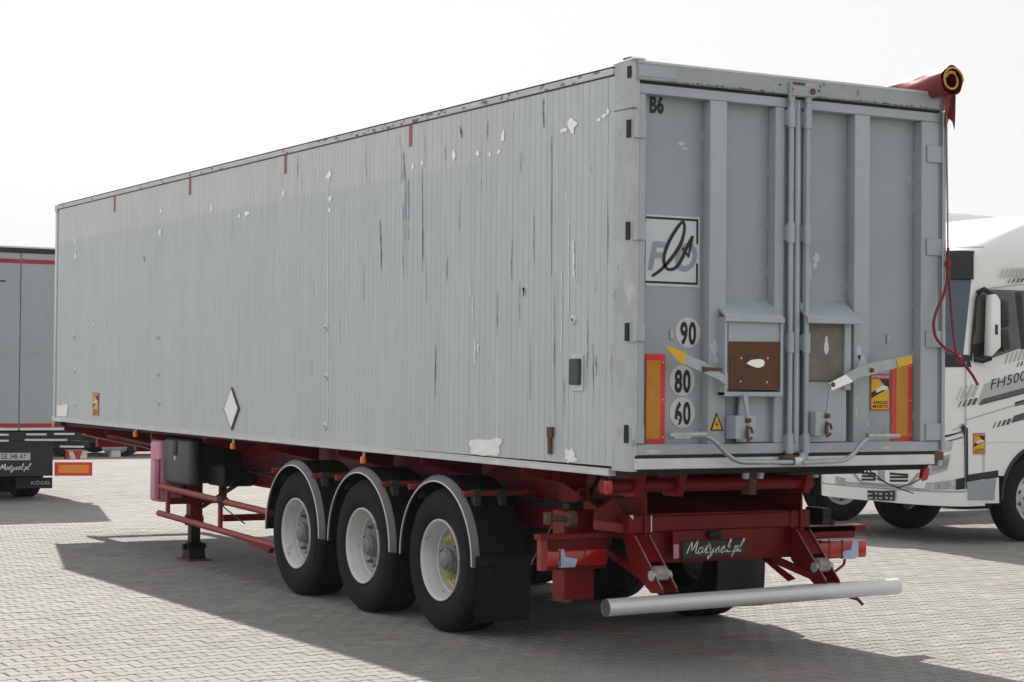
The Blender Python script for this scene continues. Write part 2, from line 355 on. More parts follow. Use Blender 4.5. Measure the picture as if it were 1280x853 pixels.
# ================================================================== GROUND
PXR, PYR = (-9.0, 21.0), (-4.0, 26.0)          # field of pavers built one by one
def ground_material():
    m = bpy.data.materials.new('paved_yard'); m.use_nodes = True
    t = m.node_tree; n = t.nodes; l = t.links.new; B = n['Principled BSDF']
    g = n.new('ShaderNodeNewGeometry'); sep = n.new('ShaderNodeSeparateXYZ'); l(g.outputs['Position'], sep.inputs[0])
    br = n.new('ShaderNodeTexBrick'); br.inputs['Scale'].default_value = 1; br.inputs['Brick Width'].default_value = .2; br.inputs['Row Height'].default_value = .14; br.inputs['Mortar Size'].default_value = .004
    br.inputs['Color1'].default_value = (.235, .226, .212, 1); br.inputs['Color2'].default_value = (.215, .206, .193, 1); br.inputs['Mortar'].default_value = (.12, .112, .10, 1); l(g.outputs['Position'], br.inputs['Vector'])
    no = n.new('ShaderNodeTexNoise'); no.inputs['Scale'].default_value = .35; no.inputs['Detail'].default_value = 8; l(g.outputs['Position'], no.inputs['Vector'])
    r = n.new('ShaderNodeMapRange'); r.inputs[1].default_value = .3; r.inputs[2].default_value = .7; r.inputs[3].default_value = .85; r.inputs[4].default_value = 1.1; l(no.outputs[0], r.inputs[0])
    sc = n.new('ShaderNodeVectorMath'); sc.operation = 'SCALE'; l(br.outputs[0], sc.inputs[0]); l(r.outputs[0], sc.inputs['Scale'])
    def inside(o, a, b):
        p = n.new('ShaderNodeMath'); p.operation = 'GREATER_THAN'; p.inputs[1].default_value = a; l(sep.outputs[o], p.inputs[0])
        q = n.new('ShaderNodeMath'); q.operation = 'LESS_THAN'; q.inputs[1].default_value = b; l(sep.outputs[o], q.inputs[0])
        s = n.new('ShaderNodeMath'); s.operation = 'MULTIPLY'; l(p.outputs[0], s.inputs[0]); l(q.outputs[0], s.inputs[1]); return s.outputs[0]
    both = n.new('ShaderNodeMath'); both.operation = 'MULTIPLY'; l(inside('X', *PXR), both.inputs[0]); l(inside('Y', *PYR), both.inputs[1])
    j = n.new('ShaderNodeTexNoise'); j.inputs['Scale'].default_value = 3; l(g.outputs['Position'], j.inputs['Vector'])
    jr = n.new('ShaderNodeMix'); jr.data_type = 'RGBA'; l(j.outputs[0], jr.inputs[0]); jr.inputs[6].default_value = (.035, .033, .028, 1); jr.inputs[7].default_value = (.085, .078, .062, 1)
    mx = n.new('ShaderNodeMix'); mx.data_type = 'RGBA'; l(both.outputs[0], mx.inputs[0]); l(sc.outputs[0], mx.inputs[6]); l(jr.outputs[2], mx.inputs[7])
    l(mx.outputs[2], B.inputs['Base Color']); B.inputs['Roughness'].default_value = .9
    return m
def paver_material():
    m = bpy.data.materials.new('concrete_paver'); m.use_nodes = True
    t = m.node_tree; n = t.nodes; l = t.links.new; B = n['Principled BSDF']
    at = n.new('ShaderNodeAttribute'); at.attribute_name = 'tone'; g = n.new('ShaderNodeNewGeometry')
    def noise(s, d=6, rough=.65):
        q = n.new('ShaderNodeTexNoise'); q.inputs['Scale'].default_value = s; q.inputs['Detail'].default_value = d; q.inputs['Roughness'].default_value = rough; l(g.outputs['Position'], q.inputs['Vector']); return q.outputs[0]
    def rng(v, a, b, c, d):
        q = n.new('ShaderNodeMapRange'); q.inputs[1].default_value = a; q.inputs[2].default_value = b; q.inputs[3].default_value = c; q.inputs[4].default_value = d; l(v, q.inputs[0]); return q.outputs[0]
    k = n.new('ShaderNodeMath'); k.operation = 'MULTIPLY'; l(rng(noise(.45), .3, .7, .90, 1.08), k.inputs[0]); l(rng(noise(90, 3), .3, .7, .86, 1.12), k.inputs[1])
    sc = n.new('ShaderNodeVectorMath'); sc.operation = 'SCALE'; l(at.outputs['Color'], sc.inputs[0]); l(k.outputs[0], sc.inputs['Scale'])
    # oil and tyre marks
    st = rng(noise(.9, 8, .7), .60, .74, 0, .35)
    mx = n.new('ShaderNodeMix'); mx.data_type = 'RGBA'; l(st, mx.inputs[0]); l(sc.outputs[0], mx.inputs[6]); mx.inputs[7].default_value = (.15, .143, .13, 1)
    l(mx.outputs[2], B.inputs['Base Color']); B.inputs['Roughness'].default_value = .85
    b = n.new('ShaderNodeBump'); b.inputs['Strength'].default_value = .25; b.inputs['Distance'].default_value = .004; l(noise(160, 3), b.inputs['Height']); l(b.outputs[0], B.inputs['Normal'])
    return m
GM, PM = ground_material(), paver_material()
mb = MB(); mb.poly([(-400, -300, -.009), (4300, -300, -.009), (4300, 2600, -.009), (-400, 2600, -.009)])
ground = mb.build('ground', GM, None, smooth=False); tag(ground, 'pale grey interlocking concrete paving of the truck yard', 'pavement', kind='structure')

PL, PP, PA = .2, .14, .0125                     # behaton paver: length, row pitch, half step of head and waist
def paver_outline(g=.0028):
    hx = PL / 2 - g; hh = PP / 2 + PA - g; hw = PP / 2 - PA - g; a = .0635; b = .0365
    q = [(-hx, hh), (-a, hh), (-b, hw), (b, hw), (a, hh), (hx, hh)]
    return q + [(x, -y) for x, y in q[::-1]]
OUT0, OUT1 = np.array(paver_outline(.0036)), np.array(paver_outline(.0080)); NV = 12
LV = np.zeros((2 * NV + 0, 3)); LV[:NV, :2] = OUT0; LV[:NV, 2] = -.006; LV[NV:, :2] = OUT1
LF = [[NV + i for i in range(NV)][::-1]] + [[i, NV + i, NV + (i + 1) % NV, (i + 1) % NV] for i in range(NV)]
rows = []
for j in range(int(PYR[0] / PP), int(PYR[1] / PP)):
    for i in range(int(PXR[0] / PL), int(PXR[1] / PL)):
        rows.append((i * PL + (j % 2) * PL / 2, j * PP, i, j))
cx = np.array([r_[0] for r_ in rows]); cy = np.array([r_[1] for r_ in rows])
d = np.stack([cx, cy, np.zeros(len(cx))], 1) - CAM; zz = d @ CF; ux = 640 + FPX * (d @ CR) / np.maximum(zz, .1); uy = 426.5 - FPX * (d @ CU) / np.maximum(zz, .1)
keep = (zz > 3) & (ux > -500) & (ux < 1780) & (uy < 1250)
inframe = keep & (ux > -5) & (ux < 1285) & (uy < 858)
order = [k for k in np.argsort(zz) if inframe[k] and not (-.05 < cx[k] < 2.6 and cy[k] > 2.0 and cy[k] < 12)][:300]
def tone_for(x, y):
    b = random.gauss(1, .065)
    c = np.array([.235, .226, .212]) * b
    if abs(x + 2.88) < .10 and y < 6 or abs(x - 1.2) < .12 and y < 6: 
        if random.random() < .8: c = np.array([.256, .223, .203]) * random.gauss(1, .05)
    elif random.random() < .02: c = np.array([.29, .25, .22])
    for qx, qy in ((1.6, 9.46), (1.75, 9.46), (2.585, 9.38), (2.25, 7.32)):
        if abs(x - qx) < .11 and abs(y - qy) < .08: c = np.array([.52, .51, .49])
    return c
indiv = set(order)
V, F, C = [], [], []
for k in range(len(rows)):
    if not keep[k] or k in indiv: continue
    b0 = len(V) * 0 + (len(C)) * 2 * NV
    tz = random.gauss(0, .0009); v = LV.copy(); v[:, 0] += cx[k]; v[:, 1] += cy[k]; v[:, 2] += tz
    V.append(v); F.extend([[b0 + q for q in f] for f in LF]); C.append(tone_for(cx[k], cy[k]))
me = bpy.data.meshes.new('paver_field'); me.from_pydata(np.concatenate(V), [], F)
ca = me.color_attributes.new('tone', 'FLOAT_COLOR', 'POINT'); cc = np.ones((len(C) * 2 * NV, 4), dtype=np.float32); cc[:, :3] = np.repeat(np.array(C), 2 * NV, 0); ca.data.foreach_set('color', cc.ravel())
me.materials.append(PM); pf = place(me, 'paver_field', (0, 0, 0), ground); pf.location = -ORG['ground']; pf['kind'] = 'stuff'
pm_cache = []
def paver_mesh(c):
    me = bpy.data.meshes.new('paver'); me.from_pydata(LV, [], LF); a = me.color_attributes.new('tone', 'FLOAT_COLOR', 'POINT')
    q = np.ones((2 * NV, 4), dtype=np.float32); q[:, :3] = c; a.data.foreach_set('color', q.ravel()); me.materials.append(PM); return me
plain = [paver_mesh(tone_for(99, 99)) for _ in range(14)]; pinkm = [paver_mesh(np.array([.256, .223, .203]) * s) for s in (.93, 1, 1.07)]
for k in order:
    x, y = cx[k], cy[k]; pk = (abs(x + 2.88) < .10 or abs(x - 1.2) < .12) and random.random() < .8
    place(random.choice(pinkm if pk else plain), 'paver', (x, y, random.gauss(0, .0009)), ground)

# far wooded hill, fading in the haze
def hill(name, y0, x0, x1, base, amp, seed, mat):
    rs = random.Random(seed); ph = [rs.uniform(0, 6) for _ in range(8)]; t = MB(); P = []
    NX, NY = 220, 10
    for i in range(NX + 1):
        x = x0 + (x1 - x0) * i / NX; row = []
        h = base + amp * (math.sin(x * .0011 + ph[0]) + .4 * math.sin(x * .0037 + ph[1])) + rs.uniform(0, 9)
        tp_ = min(1, max(0, (x - x0) / 1000)); h *= tp_ * tp_ * (3 - 2 * tp_)
        for j in range(NY + 1):
            f = j / NY; row.append((x, y0 + f * 700 + rs.uniform(-15, 15), h * math.sin(f * PI / 2) ** .8 + (rs.uniform(-3, 5) if j else -3)))
        P.append(row)
    t.grid(P); return tag(t.build(name, mat, None, ang=80), 'distant wooded hill fading into pale haze behind the white tractor units', 'hill', kind='structure')
hill('hill', 1500, 650, 4200, 250, 10, 3, HILL)

# ================================================================== SEMI-TRAILER
T = thing('semi_trailer', (1.275, 6.1, 0), 'silver grey box tipper semi-trailer with red chassis and three axles', 'semi-trailer')
W, LEN, ZB, ZT = 2.55, 12.19, 1.30, 3.822
# ---- body walls
sw = MB().box((.016, .2, 1.31), (.05, 12.13, 3.80), 0).build('side_wall', DOORP, T)
PW = .075; np_ = int((12.12 - .215) / PW)
mb = MB(); mb.box((0, 0, 0), (.02, PW - .0028, 2.452), .0022)
pk0 = mb.build('side_plank', SIDE, sw, loc=(0, 0, 0)); pkm = pk0.data; col.objects.unlink(pk0); bpy.data.objects.remove(pk0)
for i in range(np_): place(pkm, 'side_plank', (.001 + random.gauss(0, .0002), .218 + i * PW, 1.312), sw)
MB().box((W - .05, .2, 1.31), (W, 12.13, 3.80), .004).build('side_wall', SIDE, T)
MB().box((.02, 12.10, 1.31), (W - .02, 12.18, 3.79), .01).build('front_wall', SIDE, T)
MB().box((.05, .1, 1.26), (W - .05, 12.1, 1.308), 0).build('floor', DARK, T)
MB().box((-.004, 12.12, 1.33), (.03, 12.19, 3.74), .012, 2).build('front_corner_post', RAIL, T)
# ---- top rail with dark cover seal, joint line
mb = MB(); mb.box((-.006, .24, 3.770), (.06, 12.17, 3.815), .005); tr = mb.build('top_rail', TOPR, T)
MB().box((-.002, .24, 3.8152), (.05, 12.16, 3.827), .003).build('cover_seal', DARK, tr)
MB().box((-.003, .24, 3.7645), (.02, 12.15, 3.7698), 0).build('rail_joint', DARK, tr)
MB().prism([(-.01, 12.11, 3.74), (-.01, 12.20, 3.74), (-.01, 12.20, 3.835), (-.01, 12.11, 3.82)], (.07, 0, 0), .006).build('corner_cap', RAIL, T)
MB().box((W - .06, .24, 3.766), (W + .006, 12.17, 3.82), .005).build('top_rail', TOPR, T)
# ---- bottom rail (drops a little towards the rear)
def longbar(x0, x1, ya, za0, za1, yb, zb0, zb1, bev=.004):
    return MB().prism([(x0, ya, za0), (x0, yb, zb0), (x0, yb, zb1), (x0, ya, za1)], (x1 - x0, 0, 0), bev)
br_ = longbar(-.012, .05, 12.19, 1.306, 1.348, .24, 1.250, 1.292).build('bottom_rail', RAIL, T)
longbar(-.016, .02, 12.19, 1.345, 1.353, .24, 1.289, 1.297, .002).build('rail_bead', TRIM, br_)
MB().box((W - .05, .24, 1.25), (W + .012, 12.19, 1.33), .004).build('bottom_rail', RAIL, T)
# ---- chips, scuffs and streaks that have a shape of their own
def blob(mb, px, py, rx, rz, k=15, x=-.0012, jag=.55):
    rx *= .85; rz *= .85; k = max(k, 15)
    c = XP(px, py, x); mb.poly([c + Vector((0, math.cos(2 * PI * i / k) * rx * random.uniform(1 - jag, 1 + jag), math.sin(2 * PI * i / k) * rz * random.uniform(1 - jag, 1 + jag))) for i in range(k)])
mb = MB()
for px, py, a, b in [(567, 194, .035, .045), (597, 192, .03, .03), (612, 193, .018, .02), (623, 190, .022, .018), (715, 157, .06, .05), (704, 163, .05, .02), (629, 172, .03, .045), (516, 209, .02, .03), (527, 204, .02, .025), (411, 220, .05, .045), (412, 248, .04, .03), (412, 263, .025, .025), (94, 302, .06, .02), (95, 297, .02, .03), (95, 312, .02, .025), (94, 320, .045, .035), (201, 264, .04, .03), (200, 291, .04, .045), (110, 305, .03, .012), (264, 261, .04, .03), (308, 267, .07, .03), (299, 270, .03, .02), (354, 242, .035, .025), (117, 405, .03, .02), (132, 404, .02, .02), (755, 145, .03, .012), (760, 140, .02, .02), (770, 138, .02, .02), (748, 150, .03, .01)]: blob(mb, px, py, a, b, x=-.0035)
c1 = mb.build('paint_chips', CHIP, sw, smooth=False); c1['kind'] = 'stuff'
mb = MB()
mb.poly([XP(a_, b_, -.0035) for a_, b_ in ((587, 551), (597, 549), (612, 550), (620, 547), (627, 549), (628, 553), (624, 558), (625, 566), (621, 570), (611, 569), (604, 570), (596, 568), (588, 567), (589, 560), (586, 556))]); blob(mb, 712, 567, .07, .04, 18, -.0035, .4); blob(mb, 714, 574, .08, .03, 18, -.0045, .4)
for px, p0, p1, wd in [(410, 230, 410, .012), (410, 412, 530, .012), (594, 425, 455, .025), (591, 370, 398, .016), (622, 525, 548, .012), (717, 300, 345, .03), (711, 275, 395, .010), (716, 480, 545, .006), (702, 340, 440, .012), (721, 318, 360, .010), (588, 340, 372, .014), (614, 470, 480, .015), (598, 430, 440, .03), (655, 365, 366, .08), (708, 240, 252, .014)]:
    q = [XP(px + random.uniform(-.6, .6), p0 + (p1 - p0) * i / 9, 0) for i in range(10)]; mb.ribbon(q, [wd * random.uniform(.25, 1) for _ in q], (-1, 0, 0), .0035)
c2 = mb.build('scuff_marks', CHIPG, sw, smooth=False); c2['kind'] = 'stuff'
mb = MB()
for px, p0, p1, wd in [(545, 433, 497, .014), (475, 275, 338, .020), (528, 210, 340, .016), (533, 330, 380, .008), (622, 365, 420, .012), (690, 170, 345, .012), (693, 345, 540, .009), (680, 122, 160, .02), (735, 400, 460, .010), (741, 430, 510, .008), (745, 445, 470, .010), (455, 330, 380, .008), (560, 320, 352, .012), (575, 250, 290, .008), (650, 350, 410, .008), (663, 420, 500, .007), (668, 260, 330, .010), (640, 300, 350, .009), (705, 470, 520, .007), (652, 190, 215, .008), (610, 150, 175, .012), (575, 158, 172, .03), (557, 180, 205, .01), (531, 160, 210, .008), (458, 188, 225, .008), (372, 195, 225, .010), (377, 215, 240, .006), (353, 215, 240, .005), (425, 395, 430, .005), (392, 350, 372, .006), (390, 445, 470, .006), (285, 330, 360, .005), (290, 262, 300, .005), (180, 320, 328, .02), (760, 250, 330, .008), (764, 430, 500, .006)]:
    n_ = 12; q = []; off = 0
    for i in range(n_):
        off += random.uniform(-.35, .35); q.append(XP(px + off, p0 + (p1 - p0) * i / (n_ - 1), 0))
    mb.ribbon(q, [wd * random.uniform(.3, 1) * (.35 + .65 * math.sin(PI * (i + .5) / n_)) for i in range(n_)], (-1, 0, 0), .003)
c3 = mb.build('dirt_streaks', STREAK, sw, smooth=False); c3['kind'] = 'stuff'
mb = MB()
for px, p0, p1, wd in [(500, 168, 185, .012), (505, 190, 225, .03), (507, 212, 300, .022), (511, 225, 300, .018), (504, 255, 345, .014), (508, 300, 345, .01), (502, 180, 230, .012)]:
    q = [XP(px + random.uniform(-.45, .45), p0 + (p1 - p0) * i / 11, 0) for i in range(12)]; mb.ribbon(q, [wd * random.uniform(.2, .8) for _ in q], (-1, 0, 0), .0028)
c4 = mb.build('blue_streaks', STREAKB, sw, smooth=False); c4['kind'] = 'stuff'
for px in (144, 238, 357, 513):
    a = XP(px, 200, 0).y; MB().box((-.004, a - .022, 3.60), (.0, a + .022, 3.762), 0).build('red_mark', DRED, sw)
# round rubbing caps, vent, lever, placard, sticker
for px, py in ((93, 421), (94, 464), (94, 506), (198, 421), (198, 467), (199, 503), (408, 410), (408, 471), (407, 533), (717, 400)):
    c = XP(px, py, 0); o = MB().lathe((-.012, c.y, c.z), EX, [(0, 0), (0, .02), (.004, .03), (.014, .034)], 16).build('bolt_cap', RAIL, sw)
    MB().lathe((-.0135, c.y, c.z), EX, [(0, 0), (0, .011), (.004, .012)], 10).build('bolt', RUSTD, o)
c = XP(722, 463, 0); o = MB().box((-.012, c.y - .075, c.z - .135), (.004, c.y + .06, c.z + .10), .004).build('vent_frame', RAIL, T)
MB().box((-.035, c.y - .06, c.z - .095), (-.008, c.y + .055, c.z + .075), .006).build('vent_cover', GREYP, o)
o = xpoly([(683, 534), (689, 534), (689, 546), (687, 548), (687, 568), (684, 568), (684, 548), (683, 546)], -.022, .02, .002).build('side_latch', RUSTD, T)
o = xpoly([(289, 484), (298.5, 511), (289, 538.5), (279, 511)], -.012, .010, .002).build('diamond_placard', GREYP, T)
xpoly([(288.6, 486.5), (296.6, 511), (288.4, 535), (280, 511)], -.0145, .002).build('placard_face', SIGNP, o)

def blind_spot_sticker(P, parent, nrm):
    """P(u, v) -> point, u right, v up, both 0..1"""
    def quad(a, nm, mt, off, par):
        q = MB(); q.poly([P(u, v) for u, v in a], Vector(nrm) * off); return q.build(nm, mt, par, smooth=False)
    base = MB(); base.prism([P(0, 0), P(1, 0), P(1, 1), P(0, 1)], Vector(nrm) * .002, 0); st = base.build('warning_sticker', STR, parent, smooth=False)
    quad([(.06, .04), (.94, .04), (.94, .86), (.06, .86)], 'yellow_field', STY, .003, st)
    quad([(.06, .34), (.94, .62), (.94, .86), (.45, .86), (.70, .70), (.06, .50)], 'black_shape', INK, .004, st)
    quad([(.25, .58), (.62, .70), (.86, .66), (.88, .58), (.60, .56), (.30, .48)], 'lorry_picture', LETTER, .005, st)
    if (P(1, 0) - P(0, 0)).length > .05:
        ex = (P(1, 0) - P(0, 0)); ey = (P(0, 1) - P(0, 0)); h = ey.length; wd = ex.length; ex = ex.normalized(); ey = ey.normalized()
        q = MB()
        for s_, v in (('ANGLES', .185), ('MORTS', .075)): text(q, s_, P(.5, v), ex, ey, h * .085, .022, 0, 1, 1.08, 'CENTER', .0045, fit=wd * .74)
        q.build('black_words', INK, st, smooth=False)
        q = MB(); text(q, 'ATTENTION', P(.5, .895), ex, ey, h * .065, .022, 0, 1, 1.08, 'CENTER', .0045, fit=wd * .88); q.build('white_words', LETTER, st, smooth=False)
    return st
a, b = XP(116, 491, -.004), XP(123, 520, -.004)
blind_spot_sticker(lambda u, v: Vector((-.003, a.y + (b.y - a.y) * u, b.z + (a.z - b.z) * v)), T, (-1, 0, 0))
xpoly([(71, 507), (78, 507), (79, 505), (85, 507), (83, 521), (71, 520)], -.005, .003).build('pale_sticker', BEIGE, T)
# orange side marker lamps under the rail
for px, py in ((170, 541), (292, 556), (455, 573)):
    c = XP(px, py, .03); o = MB().tube([(.03, c.y, c.z + .07), (.03, c.y, c.z - .0)], .012, 8).build('marker_bracket', TRIM, T)
    MB().lathe((.025, c.y, c.z + .015), -EZ, [(0, 0), (0, .022), (.03, .028), (.055, .026), (.06, 0)], 14).build('marker_lamp', AMB, o)
c = XP(762, 611, .03); o = MB().tube([(.03, c.y, c.z + .1), (.03, c.y, c.z)], .012, 8).build('marker_bracket', DARK, T)
MB().lathe((.02, c.y, c.z + .05), -EZ, [(0, 0), (0, .025), (.05, .03), (.085, .022), (.09, 0)], 14).build('marker_lamp', LAMPR, o)
c = XP(70, 524, .0); o = MB().box((-.01, c.y - .22, c.z - .075), (.08, c.y + .02, c.z - .03), .004).build('front_step_block', BLK, T)
MB().lathe((-.005, c.y + .05, c.z - .045), -EZ, [(0, 0), (0, .022), (.03, .028), (.055, .026), (.06, 0)], 12).build('marker_lamp', AMB, o)

# ---- rear frame: posts, header, sill
def roundpost(x0, x1, sgn):
    P = [(0 if sgn > 0 else 0, 0)]
    q = [(x0, .205), (x0, .03), (x0 + sgn * .009, .012), (x0 + sgn * .026, .002), (x1, .002), (x1, .205)]
    return MB().prism([(x, y, 1.288) for x, y in q], (0, 0, 2.545), 0)
lp = roundpost(-.008, .045, 1).build('corner_post', POST, T)
MB().box((-.011, .0, 3.534), (.03, .206, 3.538), 0).build('post_joint', DARK, lp)
MB().prism([(-.014, .22, 3.826), (-.014, -.02, 3.836), (-.014, -.02, 3.848), (-.014, .22, 3.838)], (.09, 0, 0), .003).build('post_cap', WHITE, lp)
MB().box((.0, .05, 3.849), (.05, .13, 3.862), .003).build('cap_block', RUSTD, lp)
rp = roundpost(W + .008, W - .045, -1).build('corner_post', DOOR, T)
HEAD = M('header_grimy_paint', (0.338, 0.367, 0.378), .45, .15, .12, 3, [((.62, .62, .6), .30, 5), ((.10, .095, .08), .34, 12)], .1, 30)
hd = MB().box((.02, -.022, 3.712), (W - .02, .10, 3.826), .006).build('header_beam', HEAD, T)
MB().box((.02, -.026, 3.814), (W - .02, .08, 3.832), .003).build('header_lip', TOPR, hd)
MB().box((.05, -.006, 3.699), (W - .06, .06, 3.712), 0).build('header_seal', DARK, hd)
MB().box((.02, -.025, 3.735), (.30, -.019, 3.805), .002).build('header_plate', DOOR, hd)
sl = MB().box((.02, -.012, 1.300), (W - .085, .18, 1.368), .005).build('sill_beam', RAIL, T)
MB().box((.03, -.002, 1.368), (W - .1, .10, 1.386), 0).build('sill_seal', DARK, sl)
# ---- doors
def door(x0, x1, nm):
    d_ = MB().box((x0, .086, 1.392), (x1, .11, 3.692), .003).build(nm, DOORP, T)
    MB().box((x0, 0, 3.632), (x1, .0855, 3.695), .004).build('top_rail', DOOR, d_)
    MB().box((x0, 0, 1.388), (x1, .0855, 1.455), .004).build('bottom_rail', DOOR, d_)
    return d_
dl = door(.046, 1.285, 'left_door'); dr = door(1.293, W - .046, 'right_door')
def vrib(d_, p0, p1, z0=1.4555, z1=3.6315):
    x0 = YP(p0, 200, 0).x; x1 = YP(p1, 200, 0).x; MB().box((x0, .0015, z0), (x1, .0855, z1), .006, 2).build('stile', DOOR, d_); return x0, x1
MB().box((.046, .0015, 1.4555), (.094, .0855, 3.6315), .005).build('stile', DOOR, dl)
vrib(dl, 888, 909); 
MB().box((1.104, .0015, 1.4555), (1.178, .0855, 3.6315), .006).build('stile', DOOR, dl)
MB().box((1.262, -.006, 1.4555), (1.284, .0855, 3.6315), .004).build('meeting_stile', DOOR, dl)
MB().box((1.294, .0015, 1.4555), (1.312, .0855, 3.6315), .004).build('meeting_stile', DOOR, dr)
MB().box((1.372, .05, 1.4555), (1.392, .0855, 3.6315), .004).build('stile', DOOR, dr)
vrib(dr, 1069, 1088)
MB().box((2.347, .0015, 1.4555), (2.503, .0855, 3.6315), .006).build('stile', DOOR, dr)
MB().box((1.282, -.004, 1.40), (1.297, .02, 3.69), .003).build('door_edge_strip', RAIL, dl)
# weld beads where ribs meet the panel: short bright dashes
mb = MB()
for x in (YP(888, 200).x, 1.104, YP(1069, 200).x, 2.347):
    z = 1.5 + random.uniform(0, .2)
    while z < 3.55:
        h = random.uniform(.03, .07); mb.box((x - .006, .078, z), (x + .001, .0865, z + h), .002); z += random.uniform(.22, .42)
wb = mb.build('weld_beads', DOOR, dl); wb['kind'] = 'stuff'
# scuffs on the doors, mould along the header
def yblob(mb, px, py, rx, rz, v, k=16, jag=.5):
    c = YP(px, py, v); mb.poly([c + Vector((math.cos(2 * PI * i / k) * rx * random.uniform(1 - jag, 1 + jag), 0, math.sin(2 * PI * i / k) * rz * random.uniform(1 - jag, 1 + jag))) for i in range(k)])
SCUFF = M('door_scuff', (.52, .56, .57), .55, .1, .12, 12); MOULD = M('mould', (.085, .082, .068), .85, 0, .3, 20)
mb = MB()
for px, py, rx, rz, v in ((893, 436, .03, .05, .0008), (897, 450, .035, .03, .0008), (1077, 452, .035, .045, .0008), (1074, 440, .02, .05, .0008), (1070, 470, .01, .04, .0008), (851, 180, .025, .012, .0853), (856, 186, .02, .006, .0853), (1021, 322, .03, .03, .0853), (1019, 332, .015, .02, .0853), (820, 565, .06, .012, -.0008), (1108, 560, .05, .008, -.0008), (846, 560, .03, .006, -.0008), (1085, 530, .008, .02, .0008), (1071, 500, .008, .015, .0008), (1071, 515, .006, .03, .0008), (1013, 340, .008, .05, .0853), (925, 330, .01, .004, .0853), (1120, 150, .03, .004, .0853), (905, 378, .006, .006, .0008)): yblob(mb, px, py, rx, rz, v)
mb.build('door_scuffs', SCUFF, dl, smooth=False)['kind'] = 'stuff'
mb = MB(); x = .10
while x < 2.45:
    f = .35 + .65 * (abs(math.sin(x * 2.3)) ** 2); h = random.uniform(.002, .013) * f * (2.2 if 1.15 < x < 1.5 else 1)
    c = Vector((x, -.0232, 3.716)); mb.poly([c + Vector((math.cos(2 * PI * i / 9) * random.uniform(.006, .022), 0, max(0, math.sin(2 * PI * i / 9)) * h * random.uniform(.5, 1.5))) for i in range(9)]); x += random.uniform(.012, .05)
for i in range(30): yblob(mb, random.gauss(1000, 14), min(114, max(106, random.gauss(109, 3))), random.uniform(.004, .014), random.uniform(.003, .01), -.0236)
mb.build('header_mould', MOULD, hd, smooth=False)['kind'] = 'stuff'
mb = MB()
for i in range(55):
    y = random.choice((random.uniform(.3, 4), random.uniform(.3, 12))); z = random.uniform(3.775, 3.812); r_ = random.uniform(.01, .05)
    mb.poly([(-.0067, y + math.cos(2 * PI * k / 10) * r_ * random.uniform(.5, 1.2), min(3.8135, max(3.7715, z + math.sin(2 * PI * k / 10) * .012 * random.uniform(.4, 1.3)))) for k in range(10)])
mb.build('rail_mould', M('pale_mould', (.27, .262, .235), .8, 0, .4, 20), tr, smooth=False)['kind'] = 'stuff'
# hinges
for i, z in enumerate((3.41, 2.777, 2.151, 1.52)):
    o = MB().box((.0, -.012, z - .058), (.092, .0005, z + .058), .004).build('hinge', DOOR, T)
    MB().box((-.016, .018, z - .056), (-.006, .062, z + .056), .003).build('hinge_slot', DARK, o)
    MB().tube([(.012, -.010, z - .058), (.012, -.010, z + .058)], .014, 10).build('hinge_pin', POST, o)
    o = MB().box((2.385, -.012, z - .058), (2.535, .0005, z + .058), .004).build('hinge', DOOR, T)
    MB().tube([(2.535, -.004, z - .058), (2.535, -.004, z + .058)], .02, 12).build('hinge_pin', DOOR, o)
MB().box((-.014, .018, 3.725), (-.006, .06, 3.80), .002).build('hinge_slot', DARK, lp)
MB().tube([(2.53, -.012, 1.40), (2.53, -.012, 3.70)], .016, 10).build('hinge_rod', GAL, T)
o = MB().box((2.46, -.018, 1.33), (2.54, .04, 1.385), .005).build('corner_latch', RUSTD, T)
# lock rods with sleeves, cam keepers
for px, base, d_ in ((988, 1.32, dl), (1008.5, 1.32, dr)):
    x = YP(px, 300, -.03).x
    r_ = MB().tube([(x, -.032, 1.34), (x, -.032, 3.79)], .0175, 14).build('lock_rod', TUBEP, d_)
    for z in (3.565, 2.815, 2.105, 1.455): MB().tube([(x, -.032, z - .065), (x, -.032, z + .065)], .027, 14).build('rod_sleeve', TUBEP, r_)
    for z in (3.565, 2.815, 2.105, 1.455): MB().box((x - .024, -.026, z - .05), (x + .024, .086, z + .05), .003).build('sleeve_base', DOOR, r_)
    MB().box((x - .022, -.05, 3.66), (x + .022, -.012, 3.795), .008).build('cam_head', HEAD, r_)
o = MB().box((1.19, -.06, 3.70), (1.385, -.018, 3.785), .008).build('lock_keeper', HEAD, T)
MB().box((1.195, -.063, 3.772), (1.29, -.03, 3.792), .004).build('keeper_lug', RUSTD, o)
MB().lathe((1.352, -.07, 3.74), EY, [(0, 0), (0, .02), (.03, .024), (.04, .024)], 10).build('keeper_bolt', RUSTD, o)
# ---- grain hatches
def hood(pxa, pxb, pya, d_):
    A, B_ = YP(pxa, pya, -.075).x, YP(pxb, pya, -.075).x; z = YP(pxa, pya, -.075).z
    h_ = MB().prism([(A, .0845, z + .135), (A, -.075, z + .02), (A, -.085, z - .018), (A, -.072, z - .02), (A, -.06, z + .008), (A, .0845, z + .11)], (B_ - A, 0, 0), .003).build('hatch_hood', TUBEP, d_)
    MB().box((A - .004, -.082, z - .022), (B_ + .004, -.074, z + .012), .003).build('hood_lip', GAL, h_)
    return A, B_, z
A, B_, z = hood(907, 980, 398, dl)
o = MB().box((A + .02, -.055, 1.80), (B_ - .006, -.03, z), .003).build('hatch_slide', DOOR, dl)
for x in (A, B_ - .02): MB().box((x, -.07, 1.76), (x + .022, .085, z + .01), .003).build('slide_guide', DOOR, dl)
MB().box((A, -.075, 1.755), (B_, .02, 1.785), .004).build('slide_stop', DOOR, dl)
MB().box(YP(908.6, 466, -.056), YP(910.6, 404, -.056) + Vector((0, .03, 0)), 0).build('slide_gap', DARK, dl)
